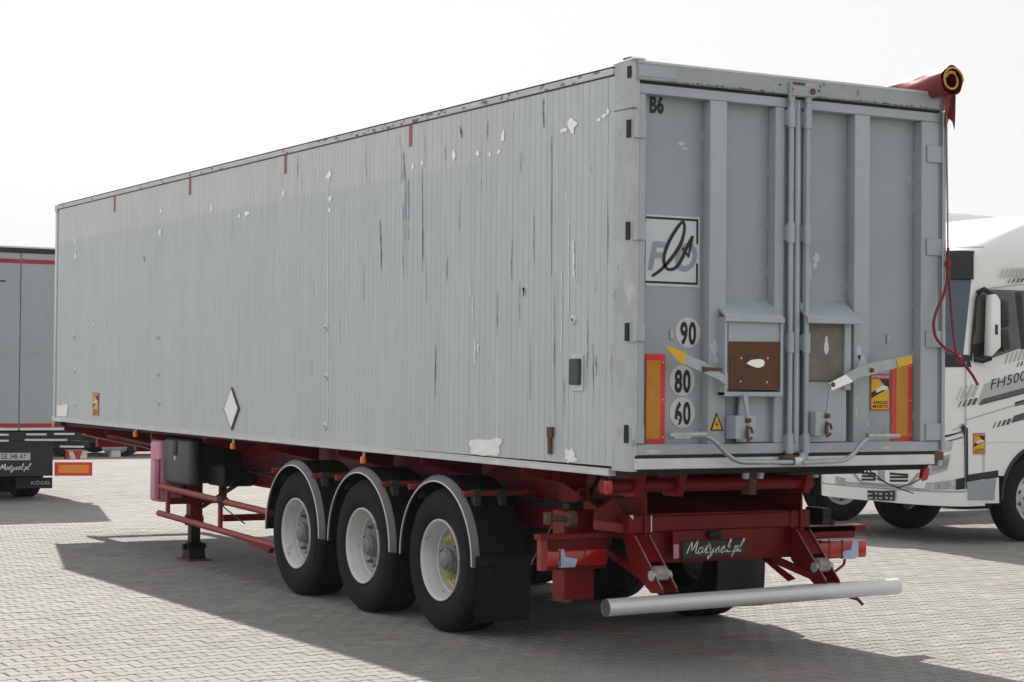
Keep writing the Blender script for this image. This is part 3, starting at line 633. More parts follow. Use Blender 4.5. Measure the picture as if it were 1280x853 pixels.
rpz = ypoly([(912, 427), (978, 427.5), (975, 486.5), (911.5, 487)], -.064, .008, .002).build('rust_plate', RUST, dl)
c0 = YP(945, 454, -.0655)
MB().poly([YP(a_, b_, -.0655) for a_, b_ in ((933, 454.5), (938, 450.5), (943, 449.5), (949, 449), (954, 450), (956, 453), (955, 457), (951, 459.5), (946, 460), (942, 458.5), (938, 457))]).build('bare_patch', CHIP, rpz, smooth=False)
for px, py in ((927, 448), (960, 448), (926, 477), (959, 478)):
    c = YP(px, py, -.0665); MB().lathe(c, EY, [(0, 0), (0, .006), (.004, .008)], 8).build('rivet', RAIL, rpz)
A, B_, z = hood(1010, 1075, 400, dr)
o = ypoly([(1008, 402), (1055, 402), (1055, 476), (1008, 476)], -.012, .02, .0).build('hatch_window', HATCH, dr)
MB().poly([YP(1033 + math.cos(t_) * 2.6 * (1 + .3 * math.sin(3 * t_)), 432 + math.sin(t_) * 12, -.0135) for t_ in np.linspace(0, 2 * PI, 14, endpoint=False)]).build('window_scuff', RAIL, o, smooth=False)
MB().box((YP(1055, 430, -.02).x, -.03, 1.80), (YP(1063, 430, -.02).x, .084, z), .003).build('slide_guide', DOOR, dr)
ypoly([(1008, 477), (1058, 477), (1058, 552), (1008, 553)], -.004, .012, .003).build('lower_slide_panel', DOOR, dr)
ypoly([(925, 491), (965, 491), (965, 553), (920, 553)], .05, .02, .003).build('lower_slide_panel', DOOR, dl)
# levers: flat bars painted orange at the free end
lv = ypoly([(832, 434), (838, 434), (880, 452), (908, 471), (908, 482), (900, 476), (860, 458), (846, 450)], -.10, .012, .002).build('hatch_lever', GAL, dl)
ypoly([(831.5, 433.5), (838, 433.5), (859, 442), (855, 456), (846, 450.5)], -.104, .004).build('orange_tip', ORB if False else STY, lv)
ypoly([(879, 458), (884, 459), (903, 460.5), (903, 464), (886, 464), (880, 466)], -.112, .012, .002).build('lever_pivot', RUSTD, lv)
lv = ypoly([(1036, 480), (1070, 461), (1092, 453), (1139, 444.5), (1141, 454), (1108, 464), (1074, 473), (1040, 488)], -.10, .012, .002).build('hatch_lever', GAL, dr)
ypoly([(1120, 448), (1139.5, 444.3), (1141, 454.5), (1123, 459.5)], -.104, .004).build('orange_tip', STY, lv)
ypoly([(1037, 479), (1057, 468.5), (1067, 477), (1040, 488.5)], -.104, .004).build('bare_tip', CHIP, lv)
for px, py in ((1042, 481), (1091, 463)):
    c = YP(px, py, -.112); MB().lathe(c, EY, [(0, 0), (0, .015), (.02, .018)], 10).build('pivot_bolt', RUSTD, lv)
for d_, pts, bx, pv, ck in ((dl, [(929, 492), (935, 494), (938, 525), (934, 525)], (920, 520, 945, 549), (937, 526), (937, 542)), (dr, [(1037, 487), (1040, 487), (1036, 519), (1033, 519)], (1020, 515, 1040, 545), (1036, 520), (1036, 537))):
    a, b = YP(bx[0], bx[1], -.10), YP(bx[2], bx[3], -.10)
    o = MB().box((a.x, -.10, b.z), (b.x, .085, a.z), .004).build('latch_box', DOOR, d_)
    MB().prism([YP(*q, -.115) for q in pts], (0, .01, 0), .001).build('link_bar', GAL, o)
    c = YP(*pv, -.125); MB().lathe(c, EY, [(0, 0), (0, .016), (.025, .018)], 10).build('link_bolt', RUSTD, o)
    c = YP(*ck, -.125); q = MB(); q.tube([c + Vector((math.cos(t_) * .022, 0, math.sin(t_) * .038)) for t_ in np.linspace(0, 5.6, 14)], .008, 8); q.tube([c + Vector((-.01, .0, -.05)), c + Vector((.0, .03, .05))], .01, 8); q.build('padlock_chain', RUSTD, o)
# bent hand tubes at the bottom
def smooth_path(p, n=5):
    out = []
    for i in range(len(p)):
        if 0 < i < len(p) - 1:
            a, b, c = Vector(p[i - 1]), Vector(p[i]), Vector(p[i + 1]); r_ = min((a - b).length, (c - b).length) * .35
            s0, s1 = b + (a - b).normalized() * r_, b + (c - b).normalized() * r_
            for k in range(n + 1): t_ = k / n; out.append((1 - t_) ** 2 * s0 + 2 * t_ * (1 - t_) * b + t_ * t_ * s1)
        else: out.append(Vector(p[i]))
    return out
o = MB().tube(smooth_path([YP(842, 544.5, -.10), YP(886, 544, -.10), YP(918, 578, -.10), YP(990, 578, -.10)]), .0155, 12).build('hand_tube', GAL, dl)
q = MB(); q.tube([YP(836, 545, -.10), YP(882, 543.5, -.10)], .021, 10); q.box(YP(843, 541, -.12), YP(858, 549, -.07), .004); q.build('tube_clamp', GAL, o)
o = MB().tube(smooth_path([YP(1124, 545, -.10), YP(1085, 545.5, -.10), YP(1060, 576, -.10), YP(1004, 578.5, -.10)]), .0155, 12).build('hand_tube', GAL, dr)
q = MB(); q.tube([YP(1084, 545.5, -.10), YP(1112, 545, -.10)], .021, 10); q.tube([YP(1102, 542, -.11), YP(1104, 535, -.11), YP(1106, 542, -.11)], .006, 6); q.build('tube_clamp', GAL, o)
q = MB(); q.tube([YP(986, 567, -.05), YP(986, 577, -.05)], .028, 10); q.box(YP(980, 570, -.07), YP(991, 581, -.01), .006); q.build('rod_foot', RUSTD, T)
MB().tube([YP(1003, 566, -.06), YP(1003, 581, -.06)], .024, 10).build('rod_foot', GAL, T)
MB().tube([YP(992, 577, -.06), YP(1001, 577, -.06)], .03, 12).build('rod_collar', TRIM, T)
# small latch slots
for px, py, d_ in ((839.5, 418, dl), (1110, 424, dr)):
    c = YP(px, py, .08); MB().box((c.x - .012, .072, c.z - .032), (c.x + .012, .0865, c.z + .032), .004).build('latch_slot', GAL, d_)
# ---- reflectors
def refl(px0, px1, py0, py1, v, open_left):
    a, b = YP(px0, py1, v), YP(px1, py0, v); o = MB().box((a.x, v, a.z), (b.x, v + .006, b.z), .002).build('reflector_board', RREF, T)
    l_ = .0 if open_left else .036; MB().box((a.x + (.004 if open_left else .040), v - .003, a.z + .040), (b.x - .040, v, b.z - .040), 0).build('orange_field', OREF, o)
    for zz_ in (a.z + .05, (a.z + b.z) / 2, b.z - .05):
        MB().lathe((b.x - .016, v - .003, zz_), EY, [(0, 0), (0, .005), (.003, .006)], 8).build('screw', RAIL, o)
refl(806.5, 832, 443, 557, .076, True); refl(1114, 1140.5, 449, 553, .076, False)
# ---- signs on the door
a, b = YP(807, 357, .08), YP(875, 272, .08); S0 = Vector((a.x, .0835, a.z)); sw_, sh_ = b.x - a.x, b.z - a.z
o = MB().box((a.x, .0815, a.z), (b.x, .0855, b.z), 0).build('door_sign', SIGNW, dl)
def SP(u, v): return Vector((a.x + sw_ * u, .0813, a.z + sh_ * v))
for u0, v0, u1, v1 in ((0, .94, .97, .972), (0, .035, .97, .067), (.935, .067, .97, .34), (.935, .62, .97, .94)): MB().prism([SP(u0, v0), SP(u1, v0), SP(u1, v1), SP(u0, v1)], (0, -.0012, 0)).build('border_bar', INK, o, smooth=False)
q = MB(); text(q, 'F', SP(.015, .235), EX, EZ, sh_ * .40, .03, .22, .95); text(q, 'O', SP(.50, .235), EX, EZ, sh_ * .40, .03, .22, .85); q.build('grey_letters', SIGNG, o, smooth=False)
def zp(x, y): return (((x - 113) / (565 - 113)), 1 - (y - 143) / (712 - 143))
ks = spline([zp(*p) for p in ((165, 636), (240, 580), (330, 480), (400, 370), (432, 260), (425, 190), (385, 220), (310, 340), (268, 450), (265, 530), (300, 575), (360, 560), (410, 490), (450, 400), (505, 298))])
q = MB(); q.ribbon([SP(u, v) for u, v in ks], [.019 + .007 * math.sin(i / len(ks) * 9) ** 2 for i in range(len(ks))], (0, -1, 0), .003)
q.ribbon([SP(*zp(505, 298)), SP(*zp(485, 380)), SP(*zp(468, 475))], [.016, .02, .012], (0, -1, 0), .0034); q.ribbon([SP(*zp(415, 400)), SP(*zp(440, 420)), SP(*zp(468, 470))], [.02, .02, .01], (0, -1, 0), .0036)
q.build('script_mark', INK, o, smooth=False)
q = MB(); text(q, 'B6', YP(811.5, 140, .0845), EX, EZ, .105, .04, 0, .72, 1.1, fit=.105); q.build('door_code', INK, dl, smooth=False)
for s_, px, py in (('90', 860, 416), ('80', 853, 476), ('60', 853, 516)):
    c = YP(px, py, .083); o = MB().lathe((c.x, .0822, c.z), EY, [(0, 0), (0, .096), (.003, .097)], 32).build('speed_disc', DISC, dl)
    q = MB(); text(q, s_, (c.x, .0822, c.z - .07), EX, EZ, .140, .035, 0, .60, 1.12, 'CENTER'); q.build('digits', INK, o, smooth=False)
    if s_ == '60':
        q = MB(); q.poly([(c.x - .05 + .02 * math.cos(t_) * (1 + .3 * math.sin(4 * t_)), .0795, c.z - .062 + .02 * math.sin(t_)) for t_ in np.linspace(0, 2 * PI, 12, endpoint=False)]); q.build('rubbed_patch', DISC, o, smooth=False)
o = MB().prism([YP(888, 538.5, -.004), YP(904.5, 538.5, -.004), YP(896, 516, -.004)], (0, .004, 0)).build('warning_triangle', INK, T, smooth=False)
MB().poly([YP(890.3, 537, -.0055), YP(902.2, 537, -.0055), YP(896, 520, -.0055)]).build('yellow_field', STY, o, smooth=False)
MB().poly([YP(897, 525, -.0065), YP(894.4, 531.5, -.0065), YP(896, 531.5, -.0065), YP(895, 535.5, -.0065), YP(898, 530, -.0065), YP(896.4, 530, -.0065)]).build('bolt_symbol', INK, o, smooth=False)
a2, b2 = YP(1087.5, 513.5, .083), YP(1112.5, 468, .083)
blind_spot_sticker(lambda u, v: Vector((a2.x + (b2.x - a2.x) * u, .0835, a2.z + (b2.z - a2.z) * v)), T, (0, -1, 0))

# ---- rolled cover tarp and its cord (things of their own, resting on / hanging from the trailer)
TP = thing('rolled_tarp', (2.50, 1.0, 3.80), 'dark red rolled cover tarp with yellow lined end on the trailer roof edge', 'tarp')
def tarp_pt(t_, an):
    # t_ 0 = rear end, 1 = far front end
    y = -.17 + t_ * 12.0; cxx = 2.455 - .05 * min(1, t_ * 14); czz = 3.895 - .07 * min(1, t_ * 14) ; R_ = .100 - .025 * min(1, t_ * 12)
    R_ *= 1 + .06 * math.sin(3 * an + t_ * 160) * min(1, t_ * 60) + .05 * math.sin(5 * an - t_ * 90)
    return Vector((cxx + R_ * math.cos(an), y, czz + R_ * math.sin(an)))
ts = [0, .001, .003, .006, .009, .012, .016, .02, .025, .03, .036, .042, .05, .06, .08, .12, .2, .4, .7, 1]
MB().grid([[tarp_pt(t_, 2 * PI * k / 28) for k in range(29)] for t_ in ts]).build('roll', TARP, TP)
q = MB(); sp = [Vector((2.455 + (.098 - .0032 * k * .9) * math.cos(k * .35), -.172, 3.895 + (.098 - .0032 * k * .9) * math.sin(k * .35))) for k in range(20)]
q.tube(sp, .0072, 6); q.tube([Vector((2.455 + (.062 - .0006 * k) * math.cos(k * .35 + 1), -.165, 3.895 + (.062 - .0006 * k) * math.sin(k * .35 + 1))) for k in range(24)], .0045, 6); q.build('yellow_edge', TARPY, TP)
MB().grid([[tarp_pt(t_, 2 * PI * k / 24).lerp(Vector((2.455, -.17 + t_ * 12, 3.895)), .28) for k in range(25)] for t_ in (.001, .01, .03)]).build('inner_layer', LAMPD, TP)
MB().lathe((2.455, .1, 3.88), EY, [(0, 0), (0, .07)], 20).build('roll_core', DARK, TP)
# flap hanging from the roll over the corner
q = MB(); P_ = []
for i in range(10):
    f = i / 9; P_.append([Vector((2.50 + .06 * math.sin(j * .9) * .4 + .028 * j - .012 * f * j, -.03 - .055 * math.sin(j * 1.3 + f * 2.5) * .35 - .01 * j, 3.88 - f * (.26 + .05 * math.sin(j * 2)))) for j in range(5)])
q.grid(P_); q.build('hanging_flap', TARP, TP)
# tarp spread over the top, out of sight from the ground
MB().grid([[Vector((x, y, 3.80 + .02 * math.sin(x * 1.2) + .006 * math.sin(y * 5 + x))) for x in np.linspace(.05, 2.45, 12)] for y in np.linspace(.12, 12.1, 30)]).build('cover_sheet', TARP, TP)
def cordpts(px, v): return [YP(a_, b_, v) for a_, b_ in px]
RP = thing('hanging_cord', (2.62, -.05, 2.4), 'thin cord hanging down the trailer corner, ending in a knotted dark red loop', 'cord')
MB().tube(cordpts([(1183, 135), (1183.5, 200), (1184.5, 270), (1185, 322)], -.04), .0065, 6).build('grey_length', ROPEG, RP)
MB().tube([Vector(YP(x_, y_, -.06)) for x_, y_ in spline([(1185, 310), (1185.5, 330), (1184, 350), (1179, 370), (1171, 388), (1167, 405), (1170, 422), (1180, 434), (1192, 441), (1200, 449), (1208, 459), (1216, 470), (1222, 481)])], .010, 8).build('red_loop', ROPE, RP)
MB().tube([Vector(YP(x_, y_, -.05)) for x_, y_ in spline([(1185, 326), (1187, 360), (1190, 400), (1194, 435), (1199, 450)])], .008, 6).build('red_strand', ROPE, RP)
for px, py, r_ in ((1185, 330, .022), (1185, 345, .016), (1200, 450, .024)): MB().lathe(YP(px, py, -.06) - EZ * .03, EZ, [(0, 0), (.008, r_ * .8), (.03, r_), (.052, r_ * .8), (.06, 0)], 10).build('knot', ROPE, RP)

# ---- chassis rails and cross members
for x0, x1 in ((.56, .68), (1.87, 1.99)):
    prof = [(12.85, 1.246), (12.85, 1.13), (10.6, 1.06), (9.3, .93), (8.4, .835), (7.2, .81), (.75, .80), (.75, 1.246)]
    xi = (x0 + x1) / 2
    o = MB().prism([(xi - .008, y, z) for y, z in prof], (.016, 0, 0), 0).build('chassis_rail', RED, T)
    lower = [(12.85, 1.13), (10.6, 1.06), (9.3, .93), (8.4, .835), (7.2, .81), (.75, .80)]
    for i in range(len(lower) - 1):
        (ya, za), (yb, zb) = lower[i], lower[i + 1]
        MB().prism([(x0, ya, za), (x0, yb, zb), (x0, yb, zb - .018), (x0, ya, za - .018)], (x1 - x0, 0, 0), 0).build('lower_flange', RED, o)
    MB().box((x0, .75, 1.2462), (x1, 12.85, 1.26), 0).build('upper_flange', RED, o)
    MB().prism([(x0 - .012, 12.84, 1.165), (x0 - .012, 10.9, 1.135), (x0 - .012, 10.9, 1.123), (x0 - .012, 12.84, 1.153)], (.03, 0, 0), 0).build('lit_side_strip', REDG, o)  # bounce light on the beam, painted as a brighter red strip
for y in (12.6, 11.2, 9.6, 8.0, 6.2, 4.6, 3.2, 1.9): MB().box((.66, y - .05, .98), (1.89, y + .05, 1.20), .006).build('cross_member', RED, T)
for y in (11.9, 10.4, 8.9, 7.4, 5.9, 4.4, 2.9, 1.4):
    for x0, x1 in ((.05, .56), (1.99, 2.5)): MB().prism([(x0, y, 1.255), (x1, y, 1.255), (x1, y, 1.10), (x0, y, 1.21)] if x0 < 1 else [(x1, y, 1.255), (x0, y, 1.255), (x0, y, 1.10), (x1, y, 1.21)], (0, .012, 0), 0).build('outrigger', RED, T)
q = MB(); text(q, '07', (.606 - .0005, 6.42, .985), -EY, EZ, .05, .02, 0, .9); q.build('painted_number', LETTER, T, smooth=False)
# ---- wheels: built once, shared
def wheel_meshes():
    R_ = {}
    tp = [(.030, .295), (.010, .32), (.0, .36), (-.003, .41), (.0, .445), (.006, .452), (.008, .475), (.022, .502), (.036, .514), (.046, .522)]
    tread = []
    for a_ in (.095, .155, .215, .275): tread += [(a_ - .008, .527), (a_ - .005, .513), (a_ + .005, .513), (a_ + .008, .527)]
    tp += tread + [(.324, .522), (.348, .502), (.37, .45), (.373, .40), (.36, .33), (.34, .295)]
    R_['tyre'] = MB().lathe((0, 0, 0), EX, tp, 56)
    R_['rim'] = MB().lathe((0, 0, 0), EX, [(.012, .284), (.006, .292), (.008, .299), (.02, .300), (.03, .292), (.032, .29)], 48)
    R_['rim'].lathe((0, 0, 0), EX, [(.012, .284), (.020, .279), (.032, .272), (.055, .268), (.065, .262), (.11, .250), (.120, .246), (.124, .236), (.150, .232), (.168, .224), (.174, .214)], 48)
    R_['disc'] = MB().lathe((0, 0, 0), EX, [(.174, .215), (.168, .206), (.155, .198), (.148, .185), (.146, .145), (.152, .12), (.152, .10), (.165, .09)], 40)
    R_['disc'].lathe((.19, 0, 0), EX, [(0, .0), (0, .25)], 24)
    R_['hub'] = MB().lathe((0, 0, 0), EX, [(.035, .0), (.035, .045), (.041, .062), (.06, .070), (.062, .082), (.10, .086), (.105, .098), (.16, .10)], 24)
    R_['nut'] = MB().lathe((0, 0, 0), EX, [(-.05, 0), (-.05, .010), (-.028, .011), (-.028, .017), (-.004, .017), (-.004, .022), (.0, .022)], 6)
    return R_
WM = {}
for k, (b_, mt) in {k: (v, {'tyre': TYRE, 'rim': RIM, 'disc': RIMD, 'hub': HUB, 'nut': HUB}[k]) for k, v in wheel_meshes().items()}.items():
    ob = b_.build('tmp_' + k, mt, None, loc=(0, 0, 0), ang=28 if k != 'nut' else 20); WM[k] = ob.data; ob.data.name = k; bpy.data.objects.remove(ob)
WM['nuty'] = WM['nut'].copy(); WM['nuty'].materials[0] = YEL
def wheel(x, y, z, parent, right=False, nuts=True, yellow=()):
    wd = place(WM['rim'], 'wheel', (x, y, z), parent)
    if right: wd.rotation_euler.z = PI
    for k, nm in (('tyre', 'tyre'), ('disc', 'rim_disc'), ('hub', 'hub')): place(WM[k], nm, (x, y, z), wd)
    if nuts:
        for i in range(10):
            an = 2 * PI * (i + .5) / 10; place(WM['nuty' if i in yellow else 'nut'], 'wheel_nut', (x + .150, y + math.cos(an) * .1675, z + math.sin(an) * .1675), wd)
    return wd
AX = (2.568, 3.878, 5.188); AZ = .522
for i, y in enumerate(AX):
    wheel(.02, y, AZ, T, False, True, (1, 2, 3, 6, 7, 8) if i == 0 else ()); wheel(W - .02, y, AZ, T, True, False)
    MB().tube([(.30, y, AZ), (2.25, y, AZ)], .065, 14).build('axle', DARK, T)
    for x in (.62, 1.93):
        MB().prism([(x - .04, y + .05, AZ + .07), (x - .04, y + .45, .79), (x - .04, y + .36, .79), (x - .04, y - .08, AZ + .07)], (.08, 0, 0), 0).build('trailing_arm', DARK, T)
        MB().lathe((x, y - .28, .79), -EZ, [(0, .0), (0, .13), (.05, .15), (.12, .12), (.20, .11), (.26, .06)], 20).build('air_spring', DARK, T)
# ---- fenders: arched shell, lip with light painted into its grey, white edge trim, clamps on red rods
def fender(y, right, trim):
    s_ = -1 if right else 1; x0 = W - .0 if right else 0.0; c = (x0, y + .012, AZ + .012); ax = EX * s_
    a0, a1 = -.02 * PI, 1.0 * PI
    shell = [(.035, .598), (.40, .598), (.40, .606), (.035, .608)]
    # angle zero is along ax x z ... arch runs over the top
    e = ax.cross(EZ); st, en = (0, PI) if ax.cross(e).z > 0 else (PI, 2 * PI)
    f = MB().lathe(c, ax, shell, 36, st - .03, en + .03, True).build('fender', FEND, T)
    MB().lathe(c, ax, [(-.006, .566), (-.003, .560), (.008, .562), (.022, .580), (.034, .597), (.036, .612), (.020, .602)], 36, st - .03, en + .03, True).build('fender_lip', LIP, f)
    if trim: MB().lathe(c, ax, [(-.010, .561), (-.009, .568), (-.004, .570), (-.003, .560)], 36, st - .02, en + .02, True).build('edge_trim', TRIM, f)
    return f
for i, y in enumerate(AX):
    for rt in (False, True):
        f = fender(y, rt, not rt)
        for dy in (-.42, .42):
            yy = y + dy; zz_ = 1.03 if dy < 0 else 1.035
            if rt: MB().tube([(W - .03, yy, zz_), (1.95, yy, zz_)], .021, 10).build('fender_rod', RED, T)
            else:
                rd = MB().tube([(-.012, yy, zz_), (.60, yy, zz_)], .0215, 12).build('fender_rod', REDG, T)
                MB().lathe((-.0135, yy, zz_), EX, [(0, 0.0), (0, .012)], 10).build('rod_bore', DARK, rd)
                for xx in (.10, .31):
                    q = MB(); q.tube([(xx - .035, yy, zz_), (xx + .035, yy, zz_)], .030, 12); q.box((xx - .03, yy - .028, zz_ - .09), (xx + .03, yy + .028, zz_ - .015), .006); q.build('rod_clamp', GREYP, rd)
# inner wheel-arch strut pieces seen between the fenders
# ---- mud flaps
for x0 in (.0, 2.09):
    P_ = [[Vector((x0 + .45 * j / 8, 1.955 + .012 * math.sin(j * .8) + .02 * (i / 6) ** 2, .56 - .43 * i / 6)) for j in range(9)] for i in range(7)]
    q = MB(); q.grid(P_); q.grid([[p + Vector((0, .012, 0)) for p in r_] for r_ in P_]); q.build('mud_flap', BLK, T)
    MB().box((x0, 1.958, .53), (x0 + .45, 1.985, .60), .004).build('flap_clamp', DARK, T)
# ---- landing legs
def leg(x, y):
    o = MB().box((x - .065, y - .065, .36), (x + .065, y + .065, 1.22), .008).build('landing_leg', RED, T)
    MB().box((x - .05, y - .05, .13), (x + .05, y + .05, .44), .006).build('inner_leg', BLK, o)
    MB().tube([(x - .085, y + .01, .40), (x + .085, y + .01, .40)], .055, 14).build('leg_collar', BLK, o)
    q = MB(); q.prism([(x - .085, y - .12, .012), (x - .085, y + .12, .012), (x - .085, y + .075, .12), (x - .085, y - .075, .12)], (.17, 0, 0), .006); q.tube([(x - .12, y, .135), (x + .12, y, .135)], .03, 10); q.box((x - .075, y - .05, .06), (x + .075, y + .05, .18), .006); q.build('leg_foot', BLK, o)
    MB().prism([(x - .12, y - .17, .001), (x + .12, y - .17, .001), (x + .12, y + .17, .001), (x - .12, y + .17, .001)], (0, 0, .014), .003).build('foot_plate', RUSTD, o)
    MB().prism([(x + .02, y - .08, .52), (x + .02, y - .02, .52), (x + .30, y - .60, .86), (x + .30, y - .68, .86)], (.05, 0, 0), 0).build('leg_brace', RED, o)
leg(.355, 8.47); leg(2.195, 8.47)
MB().tube([(.36, 8.5, .86), (2.19, 8.5, .86)], .025, 10).build('leg_shaft', RED, T)
# ---- side guards: two tubes and posts each side
def guard(xs, mt):
    g = MB().tube([(xs, 8.60, .735), (xs, 5.78, .655)], .031, 12).build('side_guard', mt, T)
    MB().tube([(xs, 8.66, .465), (xs, 5.62, .372)], .031, 12).build('lower_tube', mt, g)
    for y, za, zb in ((8.40, .455, .73), (6.98, .415, .69)): MB().box((xs - .018, y - .022, za), (xs + .018, y + .022, zb), .003).build('guard_post', mt, g)
    inn = .62 if xs < 1 else 1.93
    for y, z in ((8.38, .60), (6.94, .53)): MB().prism([(xs, y - .035, z - .03), (inn, y - .035, z - .03), (inn, y - .035, z + .03), (xs, y - .035, z + .03)], (0, .07, 0), .004).build('guard_arm', RED, g)
    MB().box((inn - .03, 6.90, .53), (inn + .03, 6.98, .82), .004).build('guard_hanger', RED, g); MB().box((inn - .03, 8.34, .60), (inn + .03, 8.42, .84), .004).build('guard_hanger', RED, g)
    MB().prism([(xs - .02, 6.35, .40), (xs - .02, 5.7, .385), (xs - .02, 5.78, .30), (xs - .02, 5.95, .33), (xs - .02, 6.22, .335)], (.05, 0, 0), .004).build('guard_gusset', RED, g)
    return g
g1 = guard(.05, REDG); guard(2.50, RED)
q = MB(); q.tube([Vector(XP(x_, y_, .02)) for x_, y_ in spline([(291, 601), (286, 612), (279, 618), (276, 625), (280, 634), (292, 644), (306, 655)])], .006, 6); q.tube([(.05, XP(275, 625, .02).y - .06, .69), (.05, XP(275, 625, .02).y + .06, .695)], .042, 10); q.build('cable_tie', DARK, g1)
# ---- pink cabinet and grey tool box beside the landing leg
o = MB().box((.03, 8.62, .575), (.30, 8.90, 1.19), .035, 3).build('extinguisher_box', PINK, T)
MB().box((.024, 8.615, .60), (.045, 8.74, .98), .012, 2).build('box_door', PINKD, o)
MB().box((.020, 8.62, .985), (.05, 8.76, 1.005), .004).build('door_latch', PINKD, o)
MB().box((.29, 8.5, .58), (.44, 8.90, 1.15), .02).build('box_back', BLK, T)
o = MB().box((.06, 7.83, .775), (.17, 8.60, 1.225), .045, 3).build('tool_box', GREYP, T)
MB().box((.15, 7.86, .80), (.62, 8.57, 1.19), .02).build('box_body', BLK, o)
MB().box((.052, 8.17, 1.06), (.09, 8.29, 1.20), .012, 2).build('lid_latch', BLK, o)
MB().lathe((.05, 8.23, 1.035), EX, [(0, 0), (0, .02), (.02, .024)], 10).build('lock_barrel', RAIL, o)
MB().box((.14, 7.845, 1.02), (.2, 7.87, 1.12), .01).build('lid_hinge', BLK, o)
MB().box((.25, 7.42, .79), (.56, 7.84, .99), .015).build('air_tank_box', BLK, T)
# ---- air tanks and hoses between the rails
MB().lathe((1.0, 6.2, .78), EY, [(0, 0), (.0, .08), (.03, .13), (.08, .145), (.75, .145), (.80, .13), (.83, .08), (.83, 0)], 24).build('air_tank', BLK, T)
for k in range(4):
    yy = 1.2 + k * .25; q = MB(); q.tube([(.53 - .01 * k, y, 1.02 + .05 * math.sin(y * 2.1 + k) - .02 * k) for y in np.linspace(.9, 7.5, 40)], .009, 6); q.build('air_hose', DARK, T)

# ---- tail end of the chassis
RY = .78
MB().tube([(.06, .42, 1.175), (1.74, .42, 1.175)], .046, 18).build('hinge_pipe', RED, T)
for x in (.30, .62, 1.66):
    o = MB().prism([(x - .03, .30, 1.28), (x - .03, .60, 1.28), (x - .03, .52, 1.10), (x - .03, .36, 1.10)], (.06, 0, 0), .006).build('hinge_lug', RED, T)
MB().box((1.18, .36, 1.10), (1.24, .46, 1.25), .004).build('pipe_clamp', RUSTD, T)
for x in (1.02, 1.14, 1.60): MB().prism([(x, .20, 1.295), (x + .05, .20, 1.295), (x + .035, .20, 1.215), (x, .20, 1.215)], (0, .03, 0), .002).build('tail_bracket', POST, T)
MB().prism([(.68, 1.7, 1.12), (.68, RY + .02, .955), (.68, RY + .02, .945), (.68, 1.7, 1.105)], (1.19, 0, 0), 0).build('tail_plate', RED, T)
MB().box((.62, RY, .838), (1.93, RY + .14, .945), .008).build('tail_beam', RED, T)
MB().box((.62, RY + .05, .62), (1.93, RY + .12, .838), .006).build('tail_apron', RED, T)
for x in (.50, 1.85):
    o = MB().box((x, RY - .012, .832), (x + .17, RY + .30, .955), .006).build('rail_end', RED, T)
    MB().prism([(x + .002, RY + .3, .955), (x + .002, RY + .9, 1.15), (x + .002, RY + .9, 1.0), (x + .002, RY + .3, .85)], (.16, 0, 0), .004).build('rail_gusset', RED, o)
q = MB(); q.box((.672, RY - .0135, .84), (.680, RY - .0115, .95), 0); q.prism([(.50, RY - .0135, .955), (.53, RY - .0135, .955), (.53, RY - .0135, .925), (.515, RY - .0135, .94)], (0, .002, 0)); q.build('bare_edge', CHIPG, T)
# number-plate board
o = ypoly([(841, 664), (940, 660.5), (940, 692), (842, 699)], RY - .02, .012, .003).build('plate_board', RED, T)
p_ = ypoly([(853, 677), (932.5, 674), (932.5, 694), (853, 699)], RY - .032, .010, .002).build('name_plate', PLATE, o)
A_ = YP(858, 695.0, RY - .034); B2 = YP(930, 691.5, RY - .034)
q = MB(); ex = (B2 - A_).normalized(); brush_text(q, 'Matysek.pl', A_ + EZ * .012, ex, EZ, .085, (B2 - A_).length, .0095); q.build('lettering', LETTER, p_, smooth=False)
ypoly([(842, 681), (848.5, 680.5), (848.5, 698), (842, 699)], RY - .024, .004).build('pink_label', PINK, o)
c = YP(892, 668, RY - .03); MB().box((c.x - .055, RY - .06, c.z - .03), (c.x + .055, RY - .02, c.z + .025), .014, 2).build('plate_lamp', BLK, o)
